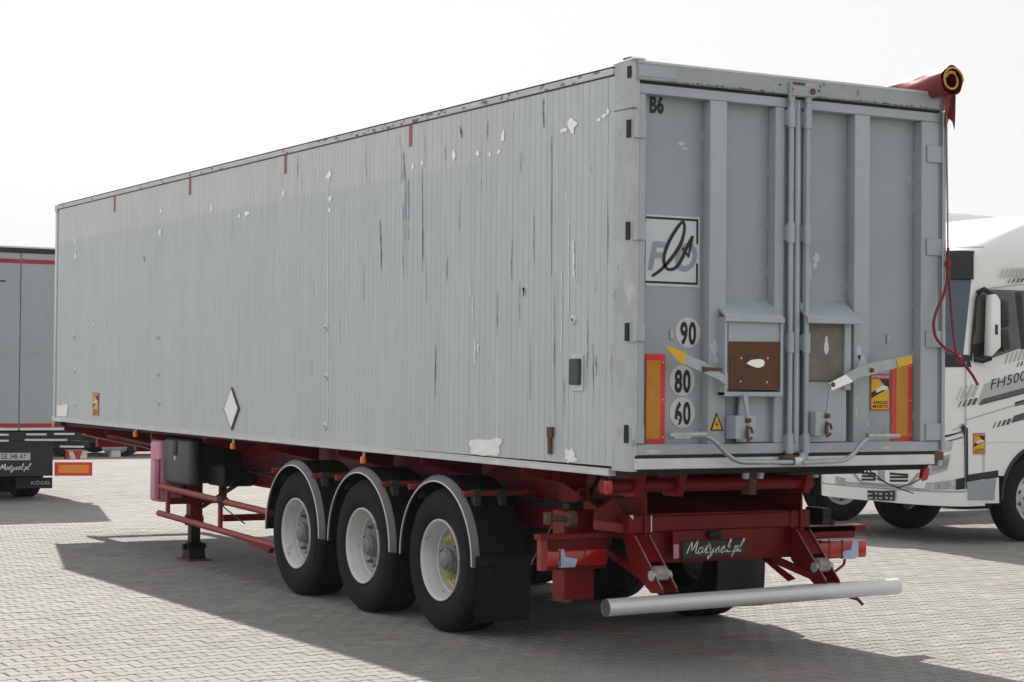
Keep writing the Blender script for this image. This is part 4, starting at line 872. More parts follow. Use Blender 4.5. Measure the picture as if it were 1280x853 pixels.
# underrun bumper on two bent arms
BYc, BZc = .45, .445
bl, br2 = YP(757, 760, BYc), YP(1121, 733, BYc)
bp_ = MB().tube([bl, bl.lerp(br2, .33), bl.lerp(br2, .66), br2], .056, 28, cap=False).build('bumper_tube', ALU, T)
dirb = (br2 - bl).normalized()
MB().tube([bl + dirb * .003, br2 - dirb * .003], .0525, 24).build('tube_core', GREYP, bp_)
q = MB(); q.lathe(br2 - dirb * .002, dirb, [(0, .054), (.008, .053), (.010, .0), ], 24); q.build('end_cap', ALU, bp_)
for x, sgn in ((.53, 1), (1.88, 1)):
    arm = [(RY + .02, .84), (RY + .13, .84), (RY + .02, .60), (BYc + .10, .46), (BYc - .03, .475), (BYc - .02, .50), (BYc + .14, .66), (RY - .03, .82)]
    o = MB().prism([(x, y, z) for y, z in arm], (.014, 0, 0), .002).build('bumper_arm', RED, T)
    MB().prism([(x + .115, y, z) for y, z in arm], (.014, 0, 0), .002).build('arm_plate', RED, o)
    MB().prism([(x + .0145, RY - .025, .815), (x + .0145, RY + .005, .83), (x + .0145, BYc + .17, .655), (x + .0145, BYc + .155, .66)], (.10, 0, 0), .002).build('arm_web', RED, o)
    MB().tube([(x - .01, BYc + .09, .575), (x + .14, BYc + .09, .575)], .034, 14).build('arm_bush', POST, o)
    MB().lathe((x + .018, BYc + .10, .59), EX, [(0, 0), (0, .048), (.09, .048), (.09, 0)], 20).build('bush_drum', WORN, o)
    c_ = Vector((x + .07, RY - .03, .765)); MB().lathe(c_, EY, [(0, 0), (0, .03), (.02, .034), (.04, .034)], 16).build('arm_bolt', CHIPG, o)
    for xx in (x - .001, x + .114):
        q = MB()
        for (ya, za), (yb, zb) in (((BYc + .14, .66), (RY - .03, .82)), ((BYc - .02, .50), (BYc + .14, .66))): q.tube([(xx + .007, ya, za), (xx + .007, yb, zb)], .0045, 5)
        q.build('bare_edge', WORN, o)
    MB().prism([(x + .02, .48, .46), (x + .06, .48, .46), (x + (.06 if x < 1 else -.30), 1.6, .80), (x + (.02 if x < 1 else -.34), 1.6, .80)], (0, 0, .05), .003).build('arm_stay', RED, o)
MB().prism([YP(945, 693, 1.0), YP(952, 693, 1.0), YP(995, 724, .6), YP(985, 727, .6)], (0, .03, .015), 0).build('arm_stay', RED, T)
MB().tube([Vector((2.05, .50, .375)), Vector((1.80, .48, .372)), Vector((2.10, .48, .378)), Vector((2.20, .47, .35)), Vector((2.24, .46, .31))], [.01, .012, .014, .012, .012], 8).build('bent_strap', RUSTD, T)
# left support post and lamp carriers
LY = 1.00
a, b = YP(705, 752, LY + .06), YP(744, 637, LY + .06)
o = MB().box((a.x, LY + .06, a.z), (b.x, LY + .22, b.z), .008).build('support_post', RED, T)
a = YP(700, 752, LY + .05); MB().prism([(a.x - .07, LY + .04, a.z + .01), (a.x + .06, LY + .04, a.z - .015), (a.x + .10, LY + .04, a.z + .008)], (0, .08, 0), .002).build('post_foot', RUSTD, o)
q = MB(); c = YP(712, 650, LY); q.tube([c + Vector((-.14, .05, .01)), c + Vector((.04, .05, .0))], .022, 10); q.tube([c + Vector((-.14, .05, -.03)), c + Vector((-.14, .05, .05))], .03, 8); q.lathe(c + Vector((.0, .03, .0)), EX, [(0, .0), (0, .05), (.03, .06), (.05, .06)], 14); q.build('post_pin', RUSTD, o)
q = MB(); c = YP(718, 632, LY + .1); q.box(c + Vector((-.06, -.03, -.03)), c + Vector((.06, .06, .02)), .008); q.tube([c + Vector((0, 0, .0)), c + Vector((.10, .0, .05)), c + Vector((.22, .02, .20))], .014, 8); q.build('post_valve', BLK, o)
a = YP(728, 618, LY + .1); MB().lathe((a.x, LY + .09, a.z), EY, [(0, .028), (-.012, .04), (0, .052), (.012, .04), (0, .028)], 20).build('towing_eye', RED, T)
MB().tube([YP(690, 658, LY), YP(680, 676, LY), YP(666, 700, LY), YP(664, 706, LY)], .005, 6).build('loose_wire', RUSTD, T)
# stepped gusset plate between post and rail end
ypoly([(745, 640), (768, 620), (782, 644), (812, 648), (812, 668), (784, 668), (760, 665), (745, 664)], RY + .10, .03, .004).build('corner_gusset', RED, T)
ypoly([(745, 650), (780, 655), (780, 667), (745, 662)], RY + .06, .04, .004).build('gusset_step', REDG, T)
def lamp(px, py_top, v, hpx, nm, tape):
    pass
cr = ypoly([(676, 669), (761, 667), (761, 684), (757, 684), (757, 711), (677, 714)], LY, .02, .003).build('lamp_carrier', RED, T)
MB().box(YP(676, 669, LY - .07), YP(761, 671, LY + .02), .003).build('carrier_hood', RED, cr)
MB().box(YP(676, 669, LY - .05), YP(679.5, 713, LY), .003).build('carrier_cheek', REDG, cr)
lm = MB().box(YP(685, 710, LY - .065), YP(754, 684, LY - .001), .018, 3).build('tail_lamp', LAMPR, T)
for px in (699, 730): MB().box(YP(px, 709, LY - .067), YP(px + 1.5, 685, LY - .06), 0).build('lens_divider', LAMPD, lm)
MB().poly([YP(x_, y_, LY - .0665) for x_, y_ in ((698, 686), (705, 687), (707, 696), (722, 699), (719, 709), (699, 710), (698, 703), (701, 697))]).build('tape_patch', TAPE, lm, smooth=False)
RYL = .75
cr = ypoly([(1005, 659), (1069, 657), (1069, 672), (1005, 675)], RYL, .02, .003).build('lamp_carrier', RED, T)
MB().box(YP(1005, 659, RYL - .0), YP(1069, 662, RYL + .12), .003).build('carrier_hood', RED, cr)
lm = MB().box(YP(1021, 700, RYL - .075), YP(1074.5, 674, RYL + .01), .018, 3).build('tail_lamp', LAMPR, T)
MB().box(YP(1014, 699, RYL - .03), YP(1022, 675, RYL + .03), .006).build('lamp_socket', BLK, lm)
for px in (1036, 1052): MB().box(YP(px, 699, RYL - .077), YP(px + 1.2, 675, RYL - .07), 0).build('lens_divider', LAMPD, lm)
MB().poly([YP(x_, y_, RYL - .0765) for x_, y_ in ((1066, 675), (1073, 677), (1073, 696), (1067, 699), (1056, 699), (1052, 690), (1064, 687))]).build('tape_patch', TAPE, lm, smooth=False)
MB().tube(smooth_path([YP(1056, 699, RYL), YP(1055, 706, RYL), YP(1042, 716, RYL)]), .010, 8).build('lamp_stay', REDG, T)
MB().box(YP(1017, 633, RYL + .5), YP(1028, 658, RYL + .3), .006).build('side_box', DARK, T)
q = MB(); c = YP(1040, 656, RYL + .1); q.tube([c + Vector((-.09, 0, .02)), c + Vector((.03, 0, .02))], .006, 6); q.lathe(c + Vector((0, 0, -.02)), EZ, [(0, .02), (.02, .024), (.03, .014), (.05, .022), (.06, 0)], 10); q.build('cable_plug', RUSTD, T)
# loose wires under the sill at the right, red marker at the corner
for pts in ([(1079, 583), (1092, 592), (1105, 602), (1122, 610), (1142, 617)], [(1080, 585), (1090, 596), (1100, 600), (1112, 606), (1125, 610)], [(1125, 609), (1140, 604), (1150, 599), (1155, 590), (1156, 582)], [(1052, 586), (1066, 588), (1080, 585), (1084, 580)]):
    MB().tube([Vector(YP(x_, y_, .12)) for x_, y_ in spline(pts, 5)], .0038, 6).build('loose_wire', DARK, T)
c = YP(1157, 592, .1); MB().tube([c + Vector((.01, 0, .09)), c + Vector((.0, 0, .02))], .012, 8).build('marker_bracket', DARK, T)
MB().lathe(c + Vector((.0, 0, .04)), Vector((-.3, 0, -1)), [(0, 0), (0, .028), (.04, .032), (.08, .03), (.10, 0)], 12).build('marker_lamp', LAMPR, T)
MB().box((1.30, .10, 1.24), (1.95, .60, 1.296), .01).build('sill_stiffener', BLK, T)

# ================================================================== WHITE TRACTOR UNITS
YC, HW, D_ = 7.72, 1.235, .40
def x0z(z):
    if z < .98: return 8.50 + .05 * max(0, (.55 - z)) 
    if z < 2.02: return 8.50 + .05 * (z - .98) / 1.04
    if z < 3.30: return 8.55 + .17 * (z - 2.02) / 1.28
    t_ = (z - 3.30) / .55; return 8.72 + 1.35 * t_ ** 1.5
def hwz(z):
    if z < 2.0: return HW
    if z < 3.3: return HW - .03 * (z - 2.0) / 1.3
    t_ = (z - 3.3) / .55; return HW - .03 - .30 * t_ ** 2
def skin(s_, z, off=0.):
    h = hwz(z); sg = -1 if s_ < 0 else 1; a_ = min(abs(s_), 1.0) * PI / 2
    v = sg * h * abs(math.sin(a_)) ** (2 / 3.2); x = x0z(z) + D_ * (1 - abs(math.cos(a_)) ** (2 / 2.2)) + max(0, abs(s_) - 1)
    return Vector((x, YC + v, z))
def skinn(s_, z):
    e = .01; a_ = skin(s_ + e, z) - skin(s_ - e, z); b_ = skin(s_, min(z + e, 3.84)) - skin(s_, z - e); n_ = b_.cross(a_).normalized()
    c_ = Vector((10.2, YC, 2.0)); return n_ if n_.dot(skin(s_, z) - c_) > 0 else -n_
# lookup from photo pixel to the cab surface
_S = np.concatenate([np.linspace(-2.2, -1.0, 61), np.linspace(-.99, 1.0, 240)]); _Z = np.linspace(.35, 3.84, 260)
_G = np.array([[skin(a_, z) for z in _Z] for a_ in _S]); _u, _v, _d = project(_G)
_N = np.zeros_like(_G); _N[1:-1, 1:-1] = np.cross(_G[2:, 1:-1] - _G[:-2, 1:-1], _G[1:-1, 2:] - _G[1:-1, :-2]); 
_c = _N * (_G - np.array([10.2, YC, 2.0])); _sg = np.sign(_c.sum(-1, keepdims=True)); _N = _N * _sg; _front = ((_G - CAM) * _N).sum(-1) < 0
def SK(px, py):
    e = (_u - px) ** 2 + (_v - py) ** 2 + np.where(_front, 0, 1e6); i, j = np.unravel_index(np.argmin(e), e.shape); return _S[i], _Z[j]
TR = thing('tractor_unit', (10.4, YC, 0), 'white tractor unit with grey stripes and black lettering along its side, cab in full view', 'truck', 'white tractor units parked side by side')
def patch(c4, nm, mt, off, par, n=8, thick=True):
    """four photo corners (or (s, z)) spread over the cab skin, lifted by off"""
    q = [SK(*c) if len(c) == 2 else c[1:] for c in c4]; P_ = []
    for i in range(n + 1):
        f = i / n; row = []
        for j in range(n + 1):
            g = j / n; s_ = (q[0][0] * (1 - f) + q[1][0] * f) * (1 - g) + (q[3][0] * (1 - f) + q[2][0] * f) * g; z = (q[0][1] * (1 - f) + q[1][1] * f) * (1 - g) + (q[3][1] * (1 - f) + q[2][1] * f) * g
            row.append(skin(s_, z) + skinn(s_, z) * off)
        P_.append(row)
    return MB().grid(P_).build(nm, mt, par, ang=50)
# cab shell
ss = [-(1 + k / 8) for k in range(17, 0, -1)] + list(np.linspace(-1, 1, 61)) + [1 + k / 8 for k in range(1, 18)]
zs = list(np.linspace(1.16, 2.02, 8)) + list(np.linspace(2.05, 3.30, 12)) + [3.34, 3.40, 3.47, 3.54, 3.61, 3.68, 3.74, 3.79, 3.83, 3.85]
mb = MB(); mb.grid([[skin(s_, z) for z in zs] for s_ in ss])
top = [skin(s_, 3.85) for s_ in ss]; mb.poly(top); back = [skin(ss[0], z) for z in zs] + [skin(ss[-1], z) for z in zs[::-1]]; mb.poly(back)
cab = mb.build('cab_shell', TWHITE, TR, ang=50)
# front lower body down to the bumper, only as far back as the wheel arch
sl_ = [s_ for s_ in ss if abs(s_) <= 1.26]
fl = MB().grid([[skin(s_, z) for z in np.linspace(.445, 1.165, 10)] for s_ in sl_]).build('front_skirt', TWHITE, TR, ang=50)
SY = YC - HW
def sp(px, y=SY - .004, d_=.008, bev=0.): return MB().prism([YP(a_, b_, y) for a_, b_ in px], (0, d_, 0), bev)
# side panel with wheel arch, both sides
WX, WR, WZ = 10.02, .515, .512
def side_panel(y, nm):
    pts = [(9.10, .80)] + [(WX + .63 * math.cos(a_), WZ + .63 * math.sin(a_)) for a_ in np.linspace(PI * .86, PI * .14, 22)] + [(11.0, .80), (11.0, 1.17), (9.10, 1.17)]
    o = MB().prism([(x, y, z) for x, z in pts], (0, .012, 0), 0).build(nm, TWHITE, TR)
    MB().lathe((WX, y - .02, WZ), EY, [(0, .635), (0, .60), (.40, .60), (.40, .61), (.03, .635)], 40, PI, 2 * PI, True).build('wheel_arch', TBLACK, o)
    return o
e_chk = EY.cross(EZ)
side_panel(SY, 'side_panel'); side_panel(YC + HW - .012, 'side_panel')
MB().box((9.25, SY + .05, .45), (9.45, YC + HW - .05, 1.2), 0).build('inner_bulkhead', DARK, TR)
# underbody and frame behind the cab
MB().box((9.0, YC - .40, .62), (14.2, YC + .40, .92), .01).build('frame', TBLACK, TR)
MB().box((9.2, SY + .25, .85), (11.0, YC + HW - .25, 1.16), 0).build('cab_floor', DARK, TR)
MB().box((10.9, SY + .02, .42), (12.6, SY + .5, 1.05), .03, 2).build('fuel_tank', TGREY, TR)
MB().box((8.95, SY + .15, .40), (9.4, YC + HW - .15, .50), .02).build('underbody', DARK, TR)
# glass, visor, cowl
gl = patch([(1181, 318), (1216, 315), (1204, 443), (1181, 447)], 'windscreen_corner', TBLUE, .004, TR)
s_l = .98
wsn = patch([(0, SK(1216, 330)[0] * 1.0, 3.12), (0, .93, 3.12), (0, .93, 2.12), (0, SK(1204, 440)[0], 2.12)], 'windscreen', TBLUE, .006, TR, 16); bpy.data.objects.remove(gl)
patch([(0, SK(1216.5, 318)[0], 3.34), (0, .95, 3.34), (0, .95, 3.06), (0, SK(1214, 362)[0], 3.03)], 'sun_visor', TBLACK, .045, TR, 16)
patch([(0, SK(1212, 430)[0], 2.17), (0, .97, 2.17), (0, .97, 2.02), (0, SK(1214, 448)[0] - .01, 2.03)], 'wiper_cowl', TBLACK, .010, TR, 16)
patch([(0, -.9, 3.42), (0, .9, 3.42), (0, .9, 3.405), (0, -.9, 3.405)], 'roof_seam', DECM, .003, TR, 16)
# near-side door: outline groove, window, mirror, handle, stripes
gr = MB()
for a_, b_ in (((1207.5, 452), (1206.5, 612)), ((1212, 445), (1216, 372)), ((1216, 372), (1224, 362)), ((1224, 362), (1290, 354)), ((1208, 525), (1290, 500)), ((1190, 538), (1208, 530))): gr.tube([YP(*a_, SY - .002), YP(*b_, SY - .002)], .006, 5)
gr.build('door_gaps', DECM, TR)['kind'] = 'stuff'
win = sp([(1217.5, 450), (1219, 420), (1221, 375), (1226, 366), (1238, 362), (1300, 364), (1300, 427), (1240, 448), (1232, 453)], SY - .005).build('side_window', TSIDE, TR)
sp([(1215, 453), (1217, 430), (1222, 374), (1227, 365), (1224.5, 364), (1219.5, 374), (1212.5, 447)], SY - .009).build('window_seal', TBLACK, win)
sp([(1269, 366), (1277, 366), (1282, 436), (1277, 437)], SY - .008).build('window_post', TBLACK, win)
sp([(1216, 430), (1240, 427), (1240, 449), (1233, 453), (1218, 453)], SY - .0075).build('lower_arm_panel', TBLACK, win)  # black of the lower mirror arm over the window's front corner
mir = thing('x', (0, 0, 0), 'x', 'x'); bpy.data.objects.remove(mir)
MY = SY - .20
mi = MB().prism([YP(a_, b_, MY) for a_, b_ in ((1240.5, 368), (1246, 368), (1251, 376), (1251.5, 434), (1240, 446), (1238, 445))], (.05, .16, 0), .012, 2).build('mirror_housing', TWHITE, TR)
MB().prism([YP(a_, b_, MY + .10) for a_, b_ in ((1251, 374), (1261, 376), (1261.5, 408), (1252, 410))], (.05, .08, 0), .01).build('mirror_back', TBLACK, mi)
MB().prism([YP(a_, b_, MY + .10) for a_, b_ in ((1251, 414), (1261, 412), (1263, 436), (1254, 440))], (.05, .08, 0), .01).build('mirror_back', TBLACK, mi)
MB().tube([YP(1240, 368, MY + .08), YP(1230, 361.5, MY + .12), YP(1222, 366, SY)], .03, 8).build('mirror_arm', TBLACK, mi)
MB().tube([YP(1239, 447, MY + .08), YP(1228, 451, MY + .14), YP(1218, 448, SY)], .035, 8).build('mirror_arm', TBLACK, mi)
MB().prism([YP(a_, b_, MY - .003) for a_, b_ in ((1244, 406), (1247.5, 406), (1247.5, 418.5), (1244, 418.5))], (0, .004, 0)).build('mirror_camera', TBLACK, mi)
def slash(px, nm, mt, par): return sp(px, SY - .0055, .004).build(nm, mt, par, smooth=False)
def bars(x0, y0, n_, stepx, stepy, wd, ht, lean, mt, grow=0.):
    for k in range(n_):
        X_, Y_ = x0 + k * stepx, y0 + k * stepy; w_ = wd + grow * k
        slash([(X_, Y_ + ht), (X_ + w_, Y_ + ht - .3), (X_ + w_ + lean, Y_ - .3), (X_ + lean, Y_)], 'stripe', mt, cab)
bars(1249.5, 336, 6, 5.2, -.2, 1.6, 12, 4.5, DECL, .45); bars(1259.5, 349, 4, 5.2, -.4, 1.2, 5.5, 3, DECD, .6)
bars(1256, 442, 5, 5.4, -1.4, 1.6, 13, 4.5, DECL, .4); bars(1271, 453, 3, 4.4, -1, 1.2, 6, 2.5, DECD, .4)
bars(1194.5, 484, 4, 6.2, -1.5, 1.6, 17, 7, DECL, 1.0); bars(1197.5, 501, 4, 5.6, -1.0, 1.4, 8.5, 4, DECD, 1.0)
slash([(1222, 505), (1231, 480), (1290, 462), (1290, 488)], 'stripe', DECL, cab); slash([(1224, 507), (1227, 499.5), (1290, 482), (1290, 490)], 'stripe', DECD, cab)
bars(1241, 528, 4, 5.4, -1.4, 1.3, 7.5, 3.5, DECD, .9); slash([(1264, 529), (1268, 520), (1290, 513), (1290, 522)], 'stripe', DECD, cab)
A_ = YP(1237, 487.5, SY - .006); B2 = YP(1281, 475.5, SY - .006)
q = MB(); exx = (B2 - A_).normalized(); text(q, 'FH500', A_, exx, EZ, .118, .0, .14, 1.12, 1.04, fit=(B2 - A_).length); q.build('model_lettering', TBLACK, cab, smooth=False)
slash([(1269, 503), (1290, 497), (1290, 503), (1269, 508)], 'door_handle', TBLACK, cab)
a3, b3 = YP(1216.5, 568, SY - .005), YP(1231.5, 541.5, SY - .005)
blind_spot_sticker(lambda u, v: Vector((a3.x + (b3.x - a3.x) * u, SY - .004, a3.z + (b3.z - a3.z) * v)), TR, (0, -1, 0))
# lower side: dark gap, grey step box, sill
sp([(1208, 594), (1248, 588), (1248, 596), (1208, 603)], SY - .006).build('dark_gap', TBLACK, TR)
o = sp([(1208, 603), (1248.5, 597), (1249, 629), (1208, 630)], SY - .004, .05).build('side_sill', TWHITE, TR)
sp([(1208.5, 603), (1246, 597.5), (1243, 622), (1211, 624)], SY - .012, .012, .003).build('step_recess', TGREY, o)
sp([(1210, 620), (1244.5, 619), (1243, 625), (1211, 625)], SY - .018, .012, .003).build('step_edge', TGREY, o)
sp([(1203, 530), (1210, 536), (1210.5, 606), (1206.5, 606), (1206, 545), (1201, 534)], SY - .006).build('corner_gap', TBLACK, TR)
# headlamp, fog lamp, grille, bumper, plate on the front
hl = patch([(1152, 556), (1191, 551), (1184, 587), (1150, 598)], 'headlamp', LENS, .006, TR)
patch([(1154, 571), (1189, 564), (1188, 568), (1154, 575)], 'lamp_bar', TWHITE, .010, hl); patch([(1165, 577), (1187, 572), (1185, 583), (1165, 590)], 'lamp_projector', CHROME, .009, hl)
patch([(1178, 552), (1190, 551), (1189, 560), (1178, 562)], 'lamp_projector', CHROME, .009, hl)
fo = patch([(1158, 604), (1195, 599), (1195, 611), (1156, 612)], 'fog_lamp', LENS, .006, TR)
patch([(1168, 605), (1176, 604), (1176, 611), (1168, 611)], 'lamp_projector', CHROME, .009, fo); patch([(1182, 603), (1190, 602), (1190, 610), (1182, 611)], 'lamp_projector', CHROME, .009, fo)
patch([(1194, 599), (1208, 596), (1208, 611), (1194, 612)], 'lamp_surround', TBLACK, .006, TR)
patch([(1176, 546), (1205, 538), (1204, 540), (1176, 548.5)], 'panel_gap', TBLACK, .006, TR); patch([(1176, 553), (1203, 546), (1203, 547.5), (1176, 555)], 'panel_gap', TBLACK, .006, TR)
z_l = SK(1120, 612)[1]; patch([(0, SK(1207, 612)[0], .62), (0, .99, .60), (0, .99, .585), (0, SK(1207, 612)[0], .605)], 'bumper_seam', TGREY, .006, TR, 16)
gp = patch([(1068, 588), (1148, 590), (1136, 606), (1078, 602)], 'grille_panel', TWHITE, .012, TR)
for r_ in range(3):
    patch([(1077, 590 + 3.9 * r_), (1097, 590.5 + 3.9 * r_), (1097, 593.3 + 3.9 * r_), (1077, 592.8 + 3.9 * r_)], 'grille_slot', TBLACK, .016, gp, 3)
    patch([(1114, 591.2 + 3.9 * r_), (1137, 592 + 3.9 * r_), (1136, 594.8 + 3.9 * r_), (1114, 594 + 3.9 * r_)], 'grille_slot', TBLACK, .016, gp, 3)
for a_ in ([(1064, 587), (1068, 587), (1080, 604), (1077, 605)], [(1077, 604), (1080, 603.2), (1138, 607), (1139, 608.5)], [(1138, 608), (1136, 606), (1148, 591), (1151, 591)]): patch(a_, 'grille_trim', TGREY, .017, gp, 4)
patch([(1099, 589), (1107, 589), (1107, 602), (1099, 601)], 'radar_cover', TGREY, .018, gp, 3)
patch([(1045, 596), (1057, 598), (1057, 606), (1044, 605)], 'fog_lamp', CHROME, .008, TR, 4)
patch([(1058, 603), (1158, 611), (1158, 612), (1058, 604.5)], 'panel_gap', TGREY, .008, TR, 6)
np2 = patch([(1086, 613), (1121, 613.5), (1120, 625.5), (1086, 624.5)], 'number_plate', TBLACK, .02, TR, 3)
for k in range(5):
    for m_ in range(2): patch([(1088.5 + k * 6.4, 616 + m_ * 5.2), (1092.5 + k * 6.4, 616.1 + m_ * 5.2), (1092.5 + k * 6.4, 618.6 + m_ * 5.2), (1088.5 + k * 6.4, 618.5 + m_ * 5.2)], 'plate_mark', DECM, .024, np2, 1)
# wheels of the tractor
def truck_wheel_meshes():
    R_ = {}
    tp = [(.05, .295), (.02, .33), (.006, .38), (.0, .43), (.012, .475), (.028, .498), (.04, .510)]
    for a_ in (.09, .15, .21): tp += [(a_ - .008, .515), (a_ - .005, .502), (a_ + .005, .502), (a_ + .008, .515)]
    tp += [(.27, .510), (.29, .48), (.31, .42), (.30, .30)]
    R_['tyre'] = MB().lathe((0, 0, 0), EY, tp, 48)
    R_['rim'] = MB().lathe((0, 0, 0), EY, [(.04, .298), (.034, .296), (.036, .285), (.06, .272), (.075, .25), (.07, .225), (.045, .20), (.04, .13), (.03, .12), (.0, .11), (-.02, .09), (-.02, 0)], 40)
    R_['nut'] = MB().lathe((0, 0, 0), EY, [(-.025, 0), (-.025, .016), (0, .018)], 6)
    R_['hole'] = MB().lathe((0, 0, 0), EY, [(0, 0), (0, .024)], 12)
    return R_
TWM = {}
for k, b_ in truck_wheel_meshes().items():
    ob = b_.build('tmp_' + k, {'tyre': TYRE, 'rim': RIM, 'nut': HUB, 'hole': DARK}[k], None, loc=(0, 0, 0), ang=28); TWM[k] = ob.data; ob.data.name = 'truck_' + k; bpy.data.objects.remove(ob)
def twheel(x, y, z, par, far=False, mats=None):
    wd = place(TWM['rim'], 'wheel', (x, y, z), par)
    if far: wd.rotation_euler.z = PI
    place(TWM['tyre'], 'tyre', (x, y, z), wd)
    if not far:
        for i in range(10):
            an = 2 * PI * i / 10; place(TWM['nut'], 'wheel_nut', (x + math.cos(an) * .165, y + .04, z + math.sin(an) * .165), wd)
            an += PI / 10; place(TWM['hole'], 'hand_hole', (x + math.cos(an) * .218, y + .058, z + math.sin(an) * .218), wd)
    return wd
for x in (WX, 13.7):
    twheel(x, SY + .05, WZ, TR); twheel(x, YC + HW - .05, WZ, TR, True); MB().tube([(x, SY + .3, WZ), (x, YC + HW - .3, WZ)], .06, 10).build('axle', TBLACK, TR)
TR2 = copy_tree(TR, None, (0.0, 3.47, 0)); TR2['label'] = 'white tractor unit almost hidden behind the silver trailer, only wheel and bumper corner showing'

# ================================================================== GREY TRAILER BEHIND, LEFT
LYR = 17.6
KT = thing('box_trailer', (.98, 21.5, 0), 'grey box trailer with red stripes and black rear bumper, seen from behind', 'semi-trailer')
kx0, kx1 = -.28, 2.255; kz0, kz1 = 1.05, 3.66
bd = MB().box((kx0, LYR + .03, kz0), (kx1, LYR + 13.4, kz1), .01).build('body', CURT, KT)
xc = YP(25, 430, LYR).x
d1 = MB().box((kx0 + .03, LYR, kz0 + .02), (xc - .007, LYR + .029, kz1 - .07), .004).build('left_door', CURT, KT); d2 = MB().box((xc + .007, LYR, kz0 + .02), (kx1 - .03, LYR + .029, kz1 - .07), .004).build('right_door', CURT, KT)
for d_, a_, b_ in ((d1, kx0 + .03, xc - .012), (d2, xc + .012, kx1 - .03)):
    MB().box((a_, LYR - .004, 3.44), (b_, LYR, 3.50), 0).build('red_stripe', STRIPE, d_); MB().box((a_, LYR - .004, 1.075), (b_, LYR, 1.135), 0).build('red_stripe', STRIPE, d_); MB().box((a_, LYR - .006, 1.035), (b_, LYR, 1.072), 0).build('door_rail', RAIL, d_)
MB().box((kx0, LYR - .01, kz1 - .07), (kx1, LYR + .03, kz1), .005).build('header', TBLACK, KT); MB().box((kx0, LYR - .015, kz1 + .0), (kx1, LYR + .1, kz1 + .025), .004).build('top_cap', RAIL, KT)
q = MB(); text(q, 'n', YP(42, 445, LYR - .001), EX, EZ, .24, .06, 0, 1.1); q.build('ghost_letter', CURTG, d2, smooth=False)
q = MB(); text(q, 'c', YP(25.6, 445, LYR - .001), EX, EZ, .24, .05, 0, 1.15); q.build('ghost_letter', CURTG, d2, smooth=False)
q = MB(); text(q, 'n', YP(2, 445, LYR - .001), EX, EZ, .24, .05, 0, 1.15); q.build('ghost_letter', CURTG, d1, smooth=False)
MB().box(YP(-10, 350, LYR - .003), YP(7, 352.5, LYR - .001), 0).build('small_print', INK, d1)
def ky(px, v, d_, bev=.003): return ypoly(px, v, d_, bev)
ky([(-110, 540), (104, 540), (104, 551), (-110, 551)], LYR + .02, .3).build('tail_frame', TBLACK, KT)
for a_, b_, y_ in ((-30, 11, 542.5), (33, 58, 542), (68, 93, 541.5), (-30, 11, 550), (31, 84, 549)): ky([(a_, y_), (b_, y_), (b_, y_ + 2.4), (a_, y_ + 2.4)], LYR - .02, .03, 0).build('buffer_rail', RAIL, KT)
bmp = ky([(-95, 551), (66, 551), (66, 595), (-95, 597)], LYR + .04, .12).build('rear_carrier', TBLACK, KT)
ky([(66, 551), (112, 552), (112, 560), (66, 560)], LYR + .10, .12).build('lamp_arm', TBLACK, KT)
ky([(75, 557), (105, 557.5), (105, 560), (75, 559.5)], LYR + .02, .02, 0).build('arm_strip', RAIL, KT)
lm = ky([(82, 563), (109, 563), (109.5, 574.5), (82, 574.5)], LYR + .02, .08).build('tail_lamp', LAMPR, KT)
ky([(86, 564), (91, 564), (95, 574), (88, 574)], LYR + .016, .004, 0).build('lamp_lens', LENS, lm); ky([(103, 564), (109, 564), (108.5, 573.5), (100, 573.5)], LYR + .016, .004, 0).build('lamp_lens', LENS, lm)
rf = ky([(68.5, 578), (115.5, 578), (115.5, 595), (68.5, 595)], LYR - .02, .02).build('reflector_board', RREF, KT); ky([(73, 581.5), (111, 581.5), (111, 591.5), (73, 591.5)], LYR - .024, .004, 0).build('orange_field', ORB, rf)
npl = ky([(-32, 566.5), (38, 566.5), (38, 575.5), (-32, 575.5)], LYR + .02, .02).build('number_plate', SIGNW, KT)
A_ = YP(.5, 574, LYR + .018); q = MB(); text(q, 'GE 348 AY', A_, EX, EZ, .078, .012, 0, .72, 1.0, fit=(YP(33.5, 574, LYR) - A_).length); q.build('plate_letters', INK, npl, smooth=False); ky([(34.5, 566.8), (38, 566.8), (38, 575.2), (34.5, 575.2)], LYR + .016, .003, 0).build('blue_strip', TAPE, npl)
A_ = YP(-.5, 588.5, LYR + .038); q = MB(); brush_text(q, 'Matysek.pl', A_ + EZ * .01, EX, EZ, .085, (YP(39, 588, LYR) - A_).length, .013); q.build('lettering', LETTER, bmp, smooth=False)
fl_ = ky([(20, 597), (65.5, 597), (65.5, 610.5), (20, 611)], LYR + .5, .02).build('mud_flap', TBLACK, KT)
A_ = YP(38.5, 606, LYR + .497); q = MB(); text(q, 'KÖGEL', A_, EX, EZ, .05, .02, 0, 1.35, 1.05, fit=(YP(63, 606, LYR + .5) - A_).length); q.build('lettering', SIGNW, fl_, smooth=False)
for y in (18.95, 20.26, 21.57):
    for x, rt in ((kx0 + .45, False), (kx1 - .50, True)): wheel(x, y, AZ, KT, rt, False)
MB().box((kx0 + .6, 18.0, .75), (kx1 - .6, 30.5, 1.05), .01).build('frame', TBLACK, KT)
for x in (.1, 1.75): MB().box((x, 26.8, .02), (x + .12, 26.95, 1.0), .01).build('landing_leg', TBLACK, KT)
MB().prism([(kx0, 30.9, .9), (kx1, 30.9, .9), (kx1, 30.9, 1.05), (kx0, 30.9, 1.05)], (0, -12, 0), 0).build('side_skirt', TBLACK, KT)

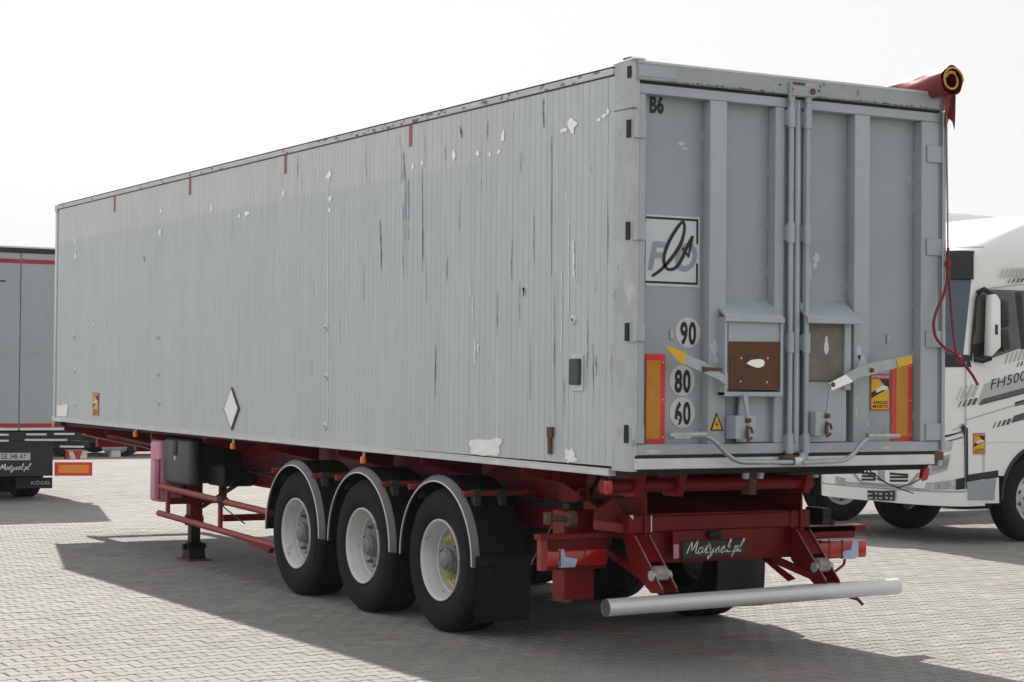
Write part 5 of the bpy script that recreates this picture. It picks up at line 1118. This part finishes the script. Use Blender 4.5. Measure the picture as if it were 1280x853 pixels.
# ================================================================== DARK LORRY FAR BEHIND
DB = thing('dark_lorry', (7.9, 33.5, 0), 'dark flatbed lorry parked across the yard behind the red chassis', 'lorry')
MB().box((4.2, 32.2, 1.0), (13.0, 34.6, 1.18), .02).build('flatbed', DRKV, DB)
MB().box((4.4, 32.9, .68), (12.8, 33.9, 1.0), .02).build('frame', TBLACK, DB)
MB().box((4.25, 32.25, 1.18), (4.40, 34.55, 2.0), .02).build('headboard', DRKV, DB)
mb = MB(); mb.prism([(13.0, 32.15, .6), (14.9, 32.15, .6), (15.0, 32.15, 1.5), (14.7, 32.15, 2.75), (13.0, 32.15, 2.85)], (0, 2.45, 0), .06, 2); mb.build('cab', DRKV, DB)
MB().box((14.55, 32.35, 1.65), (14.92, 34.4, 2.5), .04).build('windscreen', TGLASS, DB)
for x in (5.0, 6.3, 7.6, 9.6, 13.8):
    twheel(x, 32.2, WZ, DB); twheel(x, 34.6, WZ, DB, True)
c = YP(143, 556, 32.1)
o = MB().lathe((c.x, 32.1, c.z), EX, [(-.25, 0), (-.25, .15), (-.2, .18), (.2, .18), (.25, .15), (.25, 0)], 16).build('silver_tank', RAIL, DB)
MB().box((c.x - .12, 31.98, c.z - .35), (c.x + .12, 32.2, c.z - .1), .02).build('tank_bracket', RAIL, DB)
MB().box((8.0, 32.1, .55), (9.0, 32.5, .98), .03).build('tool_locker', TBLACK, DB)
twheel(10.9, 32.2, WZ, DB)

# ================================================================== HAZE
hm = bpy.data.materials.new('pale_haze'); hm.use_nodes = True; ht = hm.node_tree; ht.nodes.clear()
hv = ht.nodes.new('ShaderNodeVolumePrincipled'); ho = ht.nodes.new('ShaderNodeOutputMaterial'); ht.links.new(hv.outputs[0], ho.inputs['Volume'])
hv.inputs['Color'].default_value = (.93, .96, 1, 1); hv.inputs['Density'].default_value = .00032; hv.inputs['Anisotropy'].default_value = .1
hz = MB().box((-450, -350, -1.5), (4350, 2650, 310), 0).build('haze', hm, None, smooth=False); tag(hz, 'pale summer haze lying over the yard and the distant hill', 'haze', kind='stuff')
